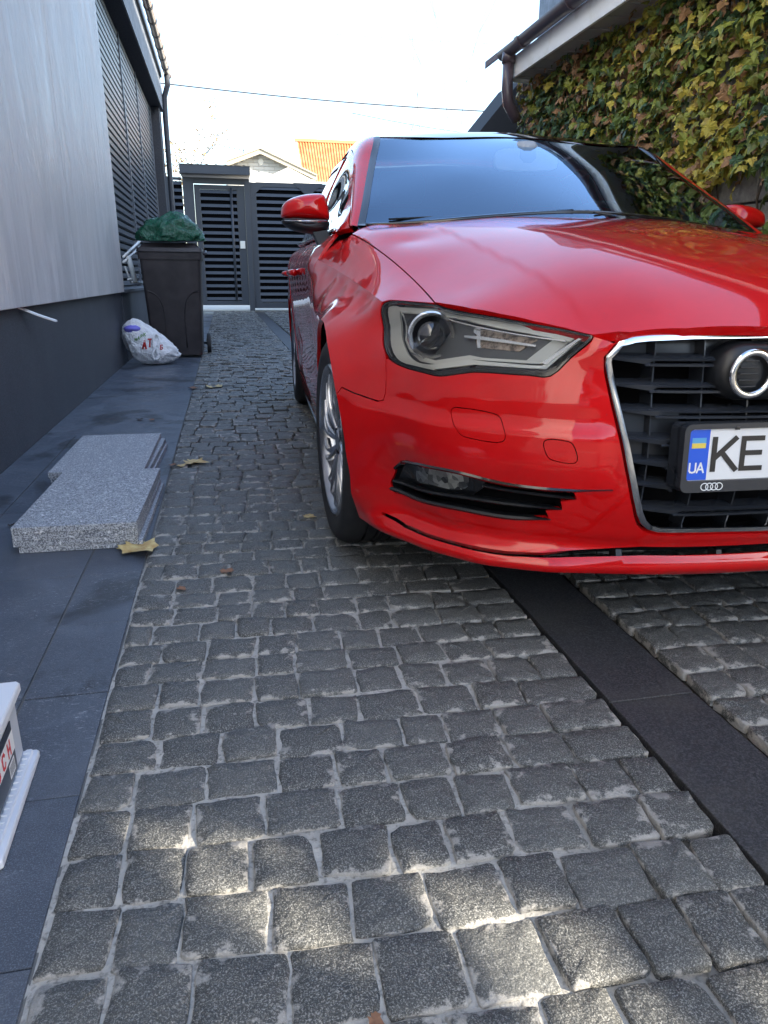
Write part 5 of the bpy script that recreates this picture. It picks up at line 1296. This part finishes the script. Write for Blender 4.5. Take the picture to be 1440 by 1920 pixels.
def pickm(y, z):
    n_ = noise.noise(Vector((y*1.1, z*1.3, 5)))+RNG.normal(0, .35)+.10*(4.2-y)*.35
    r_ = RNG.random()
    if r_ < .13+.05*max(0, y-3.5): return 3
    return 2 if n_ > .42 else (1 if n_ > .02 else (0 if n_ > -.38 else 4))
bv, bf, bmi = [], [], []; kk = 0; lme = {}
from mathutils import Euler
for i, (x, y, z, s, yaw_, pit_, rol_) in enumerate(leaves):
    g_i = i % 10; mi_ = pickm(y, z); E_ = Euler((rol_, pit_, yaw_), 'XYZ')
    if i in topl:
        if (g_i, mi_) not in lme: V, Fc = LG[g_i]; lme[(g_i, mi_)] = mesh('leaf', V, Fc, LM[mi_], smooth=False)
        o = link('leaf', lme[(g_i, mi_)], ivy, Vector((x, y, z))-ivy.location); o.scale = (s, s, s); o.rotation_euler = E_
    else:
        V, Fc = LG[g_i]; M_ = np.array(E_.to_matrix()); Q = (V*s) @ M_.T+np.array([x, y, z])-np.array(ivy.location)
        bv.append(Q); bf.append(np.array(Fc)+kk); kk += len(V); bmi += [mi_]*len(Fc)
o = ob('foliage', np.vstack(bv), np.vstack(bf), LM, ivy, mi=bmi); o['kind'] = 'stuff'
m_ = MB()
for k in range(26):
    y = RNG.uniform(0, YE); z = 0.0; P = []; yy = y
    while z < 2.4: P.append((XW-.02-RNG.uniform(0, .02)-ivy.location[0], yy-4, z)); z += .12; yy += RNG.normal(0, .05)
    m_.tube(P, .006, 5)
o = m_.build('stems', TWIG, ivy, True); o['kind'] = 'stuff'

# ---- wheelie bin
BINM = mat('bin_plastic', (.030, .024, .026), .5); t = NT(BINM); t.col(t.mix(t.g(worldn(t, 7, 4), .3, .7), (.022, .018, .020), (.046, .038, .040))); t.nrm(t.bump(worldn(t, 200, 3), .0008))
bn = empty('wheelie_bin', (-.50, 8.02, 0), 0, label='dark brown wheelie bin standing against the plinth with a green bag on its lid', cat='bin')
def taper(z0, z1, w0, w1, d0, d1, e=.03, n=4):
    V = []; 
    for (z, w_, d_) in ((z0, w0, d0), (z1, w1, d1)):
        for (sx_, sy_, a0_) in ((1, -1, -90), (1, 1, 0), (-1, 1, 90), (-1, -1, 180)):
            for k in range(n+1): a = rad(a0_+90*k/n); V.append((sx_*(w_/2-e)+e*math.cos(a), sy_*(d_/2-e)+e*math.sin(a), z))
    m = 4*(n+1); return V, [(i, (i+1) % m, m+(i+1) % m, m+i) for i in range(m)]+[tuple(range(m))[::-1], tuple(range(m, 2*m))]
m_ = MB(); m_.add(*taper(.03, .93, .49, .58, .52, .68, .035)); m_.build('body', BINM, bn, angle=40)
m_ = MB(); m_.add(*taper(.90, .955, .60, .61, .70, .71, .03)); m_.add(*taper(.955, .965, .61, .60, .71, .70, .03)); m_.build('rim', BINM, bn, angle=40)
m_ = MB(); m_.add(*taper(.967, 1.000, .625, .610, .73, .71, .04)); m_.add(*taper(1.0, 1.045, .58, .50, .66, .55, .05)); m_.build('lid', BINM, bn, angle=30)
m_ = MB()
for sx_ in (-1, 1):
    P = [(sx_*.245, -.327, .62), (sx_*.20, -.318, .61), (sx_*.14, -.308, .56), (sx_*.105, -.298, .46), (sx_*.098, -.272, .10)]
    m_.tube(crom(np.array(P), 5), .006, 6)
m_.build('front_rib', BINM, bn, True)
m_ = MB(); m_.tube([(-.24, .36, 1.0), (-.24, .43, 1.01), (.24, .43, 1.01), (.24, .36, 1.0)], .015, 8); m_.tube([(.27, .25, .985), (.33, .30, .99), (.33, .18, .97), (.28, .12, .96)], .014, 8); m_.build('handle', BINM, bn, True)
m_ = MB(); m_.tube([(-.30, .25, .10), (.30, .25, .10)], .012, 8); m_.build('axle', METAL, bn, True); bn.scale = (1, 1, 1.06)
for sx_ in (-1, 1):
    m_ = MB(); m_.lathe([(.0, -.022), (.075, -.022), (.095, -.018), (.10, 0), (.095, .018), (.075, .022), (0, .022)], 24, 'x', (sx_*.305, .25, .10)); w_ = m_.build('wheel', RUBBER, bn, angle=40)
# bags: crumpled film
def crumple(name, spec, mats, seed, sub=5, amp=.05, fn=None, parent=None, loc=(0, 0, 0), mi=None):
    bm_ = __import__('bmesh').new(); __import__('bmesh').ops.create_icosphere(bm_, subdivisions=sub, radius=1)
    off = Vector((seed*7.1, seed*3.3, seed*1.7)); rx, ry, rz = spec
    for v in bm_.verts:
        p = v.co.copy(); q_ = p*1.6+off
        r1 = 1-abs(noise.noise(q_*1.1))*2.0; r2 = 1-abs(noise.noise(q_*2.6+Vector((9, 2, 4))))*2; r3 = 1-abs(noise.noise(q_*6))*2
        d = amp*(r1*.9+r2*.55+r3*.22)
        s_ = 1+d-.05; v.co = Vector((p.x*rx*s_, p.y*ry*s_, p.z*rz*s_))
        if fn: v.co = fn(v.co, p)
    me = bpy.data.meshes.new(name); bm_.to_mesh(me); bm_.free()
    for m in (mats if isinstance(mats, list) else [mats]): me.materials.append(m)
    me.polygons.foreach_set('use_smooth', np.ones(len(me.polygons), bool)); o = link(name, me, parent, loc); return o
GBAG = mat('green_film', (.008, .085, .045), .22, spec=.6); t = NT(GBAG); t.nrm(t.bump(worldn(t, 22, 5, .6, dist=1.5), .02, .8))
def fg(c, p):
    z = max(c.z, -.045-.0*p.x); return Vector((c.x+.05*p.z*0, c.y, z+(.03*math.sin(p.x*4)*(p.z > 0))))
o = crumple('refuse_bag', (.285, .20, .20), GBAG, 3, 5, .17, fg, loc=(-.485, 7.85, 1.165)); tag(o, 'shiny green refuse bag slumped on top of the brown bin', 'bag')
for v in o.data.vertices:
    x = v.co.x/.275; v.co.z *= 1.0-.22*max(0, x)-.30*max(0, -x-.55)
    v.co.z = max(v.co.z, -.055)
WBAG = mat('white_film', (.82, .83, .85), .38); t = NT(WBAG); t.nrm(t.bump(worldn(t, 16, 5, .6, dist=2), .03, .8))
wb_ = empty('carrier_bag', (-.70, 7.22, 0), label='white plastic carrier bag with red and green print slumped against the bin', cat='bag')
def fw(c, p):
    x = p.x; top_z = np.interp(x, [-1, -.6, 0, .5, 1], [.48, .45, .33, .25, .18]); zt = (p.z*.5+.5); z = max(0.004, c.z+.5)
    return Vector((c.x*(1-.12*max(0, zt-.5)), c.y*(1-.35*zt), max(.004, (zt**.85)*top_z+(c.z-p.z)*.25)))
o = crumple('bag_body', (.245, .15, 1.0), WBAG, 5, 5, .10, fw, wb_)
PURP = mat('purple_film', (.17, .16, .62), .4)
o = crumple('purple_lining', (.075, .05, .035), PURP, 8, 3, .15, None, wb_, (-.150, -.052, .330))
m_ = MB(); m_.tube(crom(np.array([(.02, -.13, .16), (.03, -.12, .25), (.05, -.09, .285), (.075, -.08, .25), (.06, -.12, .17)]), 6), .012, 7); m_.tube(crom(np.array([(.05, -.145, .17), (.02, -.16, .12), (.03, -.165, .06), (.06, -.16, .08), (.055, -.15, .16)]), 6), .012, 7); m_.build('tied_handle', WBAG, wb_, True)
REDP = mat('red_print', (.60, .03, .03), .4); GRNP = mat('green_print', (.20, .42, .14), .4)
def sticker(chars, x0, z0, h, wdt, adv, slope, m, name):
    m_ = MB(); x, z = x0, z0
    for ch in chars: strokes(m_, ch, x, z, h, wdt, 0, h*.24, slant=.1, thk=0); x += adv; z += adv*slope
    from mathutils.bvhtree import BVHTree
    body = [c for c in wb_.children if c.name.startswith('bag_body')][0]; tr = BVHTree.FromPolygons([v.co for v in body.data.vertices], [p.vertices[:] for p in body.data.polygons])
    # lay the print on the film
    V2, F2 = [], []
    for f in m_.F:
        q_ = [Vector(m_.V[i]) for i in f]; k = len(V2); n = 4
        for a in range(n+1):
            for b in range(2):
                e0 = q_[0].lerp(q_[1], b); e1 = q_[3].lerp(q_[2], b); p = e0.lerp(e1, a/n); hit = tr.ray_cast(Vector((p.x, -1, p.z)), Vector((0, 1, 0)))
                V2.append((p.x, (hit[0].y if hit[0] else -.1)-.0035, p.z))
        F2 += [(k+2*a, k+2*a+1, k+2*a+3, k+2*a+2) for a in range(n)]
    ob(name, V2, F2, m, wb_)
sticker('AT', -.070, .160, .062, .055, .050, .35, REDP, 'red_print'); sticker('b', .085, .150, .035, .035, .05, -.2, REDP, 'red_print'); sticker('MAPK', -.135, .225, .026, .028, .027, .55, GRNP, 'green_print')

# ---- white folded frame on the ledge
fc_ = empty('folding_frame', (-.96, 8.2, .672), label='white metal folding frame leaning on the window ledge behind the bin', cat='folding frame')
m_ = None
def bar(pa, pb, Y0, Y1, r_, nm='bar'):
    a = atY(*pa, Y0)-np.array(fc_.location); b = atY(*pb, Y1)-np.array(fc_.location); m_ = MB(); m_.tube([a, b], r_, 8); m_.build(nm, WPL, fc_, True)
bar((231, 482), (262, 452), 7.75, 8.4, .013); bar((231, 492), (264, 462), 7.75, 8.4, .013); bar((240, 480), (254, 528), 7.9, 7.95, .026, 'leg'); bar((246, 529), (275, 531), 7.9, 8.5, .012); bar((240, 524), (258, 520), 7.8, 8.2, .010); bar((234, 500), (246, 530), 7.78, 7.9, .009)

# ---- granite slabs
GRAN = mat('speckled_granite', (.40, .42, .46), .6); t = NT(GRAN)
n1 = worldn(t, 230, 2, .5); n2 = worldn(t, 380, 2, .6); c1 = t.mix(t.g(n1, .48, .55), (.38, .405, .435), (.13, .14, .16)); c1 = t.mix(t.g(n2, .60, .66), c1, (.035, .037, .045)); c1 = t.mix(t.g(worldn(t, 100, 2), .60, .68), c1, (.62, .64, .66)); t.col(c1); t.nrm(t.bump(n2, .001))
GDUST = mat('slab_dust', (.55, .55, .56), .8)
specs = [(-.652, 2.175, -.296, 2.835), (-.700, 2.865, -.345, 3.56)]
for si, (x0, y0, x1, y1) in enumerate(specs):
    for k in range(4 if si == 0 else 3):
        th = .020 if si == 0 else .0235; z0 = .001+k*(th+.001); dx, dy = RNG.normal(0, .003), RNG.normal(0, .004); dx += (.016-.007*k) if si else (.010-.004*k)
        m_ = MB(); m_.box((-.178, -(y1-y0)/2, 0), (.178, (y1-y0)/2, th), bev=.0015); o = m_.build('granite_slab', GRAN, None, loc=((x0+x1)/2+dx, (y0+y1)/2+dy, z0)); o.rotation_euler = (0, 0, rad(-1.5+RNG.normal(0, .5)))
        nm_ = ['bottom', 'second lowest', 'third', 'top'] if si == 0 else ['bottom', 'middle', 'top']
        tag(o, f"{nm_[k]} speckled granite slab in the {'nearer' if si == 0 else 'farther'} stack on the dark pavement", 'slab', 'granite slabs stacked on the pavement')
# ---- battery
bt = empty('car_battery', (-.475, 1.02, 0), rad(2), label='white car battery cut off by the picture edge on the dark tiles', cat='battery')
BW = mat('battery_case', (.46, .50, .56), .45); BT = mat('battery_top', (.62, .66, .72), .4); BLB = mat('battery_label_black', (.02, .022, .028), .35)
m_ = MB(); m_.box((-.16, -.125, .022), (.100, .110, .134), bev=.004); m_.build('case', BW, bt)
m_ = MB(); m_.box((-.165, -.130, .1345), (.110, .120, .154), bev=.004); m_.build('lid', BT, bt)
m_ = MB(); m_.box((-.17, -.135, .001), (.121, .124, .016), bev=.003); m_.box((.1005, -.13, .016), (.113, .118, .022), bev=.002); m_.build('base_flange', BT, bt)
for k in range(16):
    m_ = MB(); y = -.125+k*.0152; m_.box((.1010, y, .0222), (.109, y+.003, .0245)); m_.build('flange_rib', BT, bt)
lb = MB(); lb.box((0.1007, -.118, .030), (0.1017, .062, .116)); lbo = lb.build('label', BLB, bt)
lb = MB(); lb.box((0.1019, -.118, .066), (0.1023, .062, .100)); lb.build('label_stripe', WHITEP, lbo)
m_ = MB(); x = -.104
for ch in 'BOSCH': strokes(m_, ch, x, .072, .022, .026, 0, .0055, thk=.0001); x += .0325
m_.V = [(.1026-.00002*0-v[1]*.2, v[0], v[2]) for v in m_.V]; m_.build('label_letters', REDP, lbo)
m_ = MB(); m_.box((0.1019, .020, .036), (0.1023, .050, .060)); m_.build('label_barcode', WHITEP, lbo)
for k in range(7):
    m_ = MB(); m_.box((0.1024, .0225+k*.0038, .039), (0.1026, .0238+k*.0038, .057)); m_.build('label_bar', BLB, lbo)

# ---- fallen leaves and crumbs
LY = mat('fallen_leaf_yellow', (.56, .44, .17), .6); t = NT(LY); t.col(t.mix(t.g(worldn(t, 40, 4), .35, .65), (.62, .52, .24), (.42, .26, .09)))
LB = mat('fallen_leaf_brown', (.22, .11, .06), .7); LK = mat('fallen_leaf_dark', (.035, .025, .02), .8)
def fallen(px, py, s, m, lab, seed, rz, curl=.35, z=.006):
    r = np.random.default_rng(seed); P = atZ(px, py, z); V, Fc = leafgeo(seed, s)
    rr_ = np.hypot(V[:, 1], V[:, 2])+1e-9; V[:, 1:] *= ((rr_/s)**-.35*.85)[:, None]*(rr_ > 1e-6)[:, None]; V[:, 1] *= .75
    V = np.c_[V[:, 1], V[:, 2], np.abs(V[:, 0])*.2+curl*s*(np.hypot(V[:, 1], V[:, 2])/s)**2*(.5+.5*np.sin(3*np.arctan2(V[:, 2], V[:, 1])+seed))]
    V = np.vstack([V, V-[0, 0, .0006]]); n = len(V)//2; Fc = list(Fc)+[tuple(q+n for q in f[::-1]) for f in Fc]
    o = ob('fallen_leaf', V, Fc, m, None, True, loc=tuple(P)); o.rotation_euler = (0, 0, rz); tag(o, lab, 'leaf', 'fallen leaves on the ground')
fallen(262, 1030, .14, LY, 'large curled yellow leaf at the corner of the near granite stack', 1, .4, .5)
fallen(236, 1028, .06, LY, 'small yellow leaf touching the large one by the granite slabs', 2, 2.1, .5)
fallen(366, 868, .11, LY, 'crumpled tan leaf on the cobbles beside the pavement edge', 3, 1.2, .6)
fallen(340, 873, .05, LY, 'narrow tan leaf lying just left of the crumpled tan one', 4, 2.6, .3)
fallen(402, 726, .15, LY, 'flat ochre leaf on the cobbles below the bin wheel', 5, 0, .3)
fallen(362, 728, .08, LB, 'reddish leaf on the pavement edge in front of the bin', 6, 1, .4)
fallen(426, 1071, .045, LB, 'small rust leaf alone on the cobbles right of the granite slabs', 7, .3, .4)
fallen(580, 968, .05, LY, 'tiny yellow leaf beside the front tyre', 8, .9, .2)
fallen(286, 904, .04, LK, 'dark shrivelled leaf beside the farther granite stack', 9, .2, .6)
fallen(266, 984, .045, LK, 'black shrivelled leaf beside the nearer granite stack', 10, 1.9, .8)
fallen(262, 786, .05, LK, 'thin dark leaf on the tiles beyond the slabs', 11, .1, .3)
fallen(285, 787, .045, LB, 'little brown leaf on the tiles beyond the slabs', 12, .8, .3)
fallen(324, 872, .04, LB, 'brown scrap of leaf on the pavement edge by the tan leaf', 13, .8, .5)
fallen(22, 985, .03, LK, 'dark speck of leaf left of the near granite stack', 14, .8, .6)
fallen(704, 1912, .02, LB, 'reddish leaf scrap on the nearest cobbles', 15, .8, .6, .004)
fallen(340, 1104, .03, LB, 'brown leaf scrap caught in a joint of the cobbles', 16, .8, .6)
# ---- behind the camera: a pale house front; also unseen, a house and tree added to break up the sunlight
hb_ = empty('rear_house', (0, -9, 0), label='plain pale house front facing the yard from behind', cat='house')
bx('wall', (-9, -9.4, 0), (9, -9, 2.3), PLAS, hb_); bx('garage_door', (-1.2, -8.99, 0), (2.2, -8.95, 1.9), DSTU, hb_); bx('roof', (-9.3, -9.8, 2.3), (9.3, -8.6, 2.4), METAL, hb_)

nh = empty('added_shade_house', (10, 5, 0), label='unseen tall pale house added behind the ivy-covered outbuilding to keep the yard in shade', cat='house')
bx('wall', (7, -3.80, -.05), (13, 14.7, 8.6), PLAS, nh); bx('roof', (6.9, -3.9, 8.6), (13.3, 15, 8.9), METAL, nh)  # unseen block added so its shadow covers the left wall and gate
tr_ = empty('added_shade_tree', (3.7, -1.9, 0), label='unseen leafy tree added at the end of the outbuilding to shade the front of the yard', cat='tree')
m_ = MB(); m_.tube([(.1, 0, 0), (.05, .05, 1.0), (0, 0, 2.2), (-.1, .1, 4)], .12, 10, rr=[.14, .12, .10, .05])
for k in range(9):
    a = k*.7; m_.tube([(0, 0, 1.9+.2*k), (.5*math.cos(a), .5*math.sin(a), 2.3+.25*k), (1.1*math.cos(a), 1.0*math.sin(a), 2.5+.28*k)], .04, 6, rr=[.05, .035, .015])
m_.build('trunk', TWIG, tr_, True)
N_ = 26000; r = np.random.default_rng(3); P = r.normal(0, 1, (N_*2, 3)); P /= np.linalg.norm(P, axis=1)[:, None]; P *= (r.random((N_*2, 1)))**.45; P = P*[1.35, 1.65, 1.95]+[0, 0, 3.75]
keep = [noise.noise(Vector(tuple(p*1.3))) > -.25 and (p[2] > .615*(p[0]+3.90)+.04+.32*noise.noise(Vector((p[0]*2.2, p[1]*2.2, 0)))) for p in P]; P = P[np.array(keep)][:N_]  # added crown, its underside shaped to let one patch of sun through
a = r.normal(0, 1, (len(P), 3)); a /= np.linalg.norm(a, axis=1)[:, None]; b = np.cross(a, r.normal(0, 1, (len(P), 3))); b /= np.linalg.norm(b, axis=1)[:, None]; s1 = r.uniform(.05, .09, (len(P), 1))
V = np.stack([P-a*s1, P+b*s1*.55, P+a*s1, P-b*s1*.55], 1).reshape(-1, 3)
o = ob('crown', V, [(4*i, 4*i+1, 4*i+2, 4*i+3) for i in range(len(P))], LM, tr_, mi=r.integers(0, 3, len(P))); o['kind'] = 'stuff'
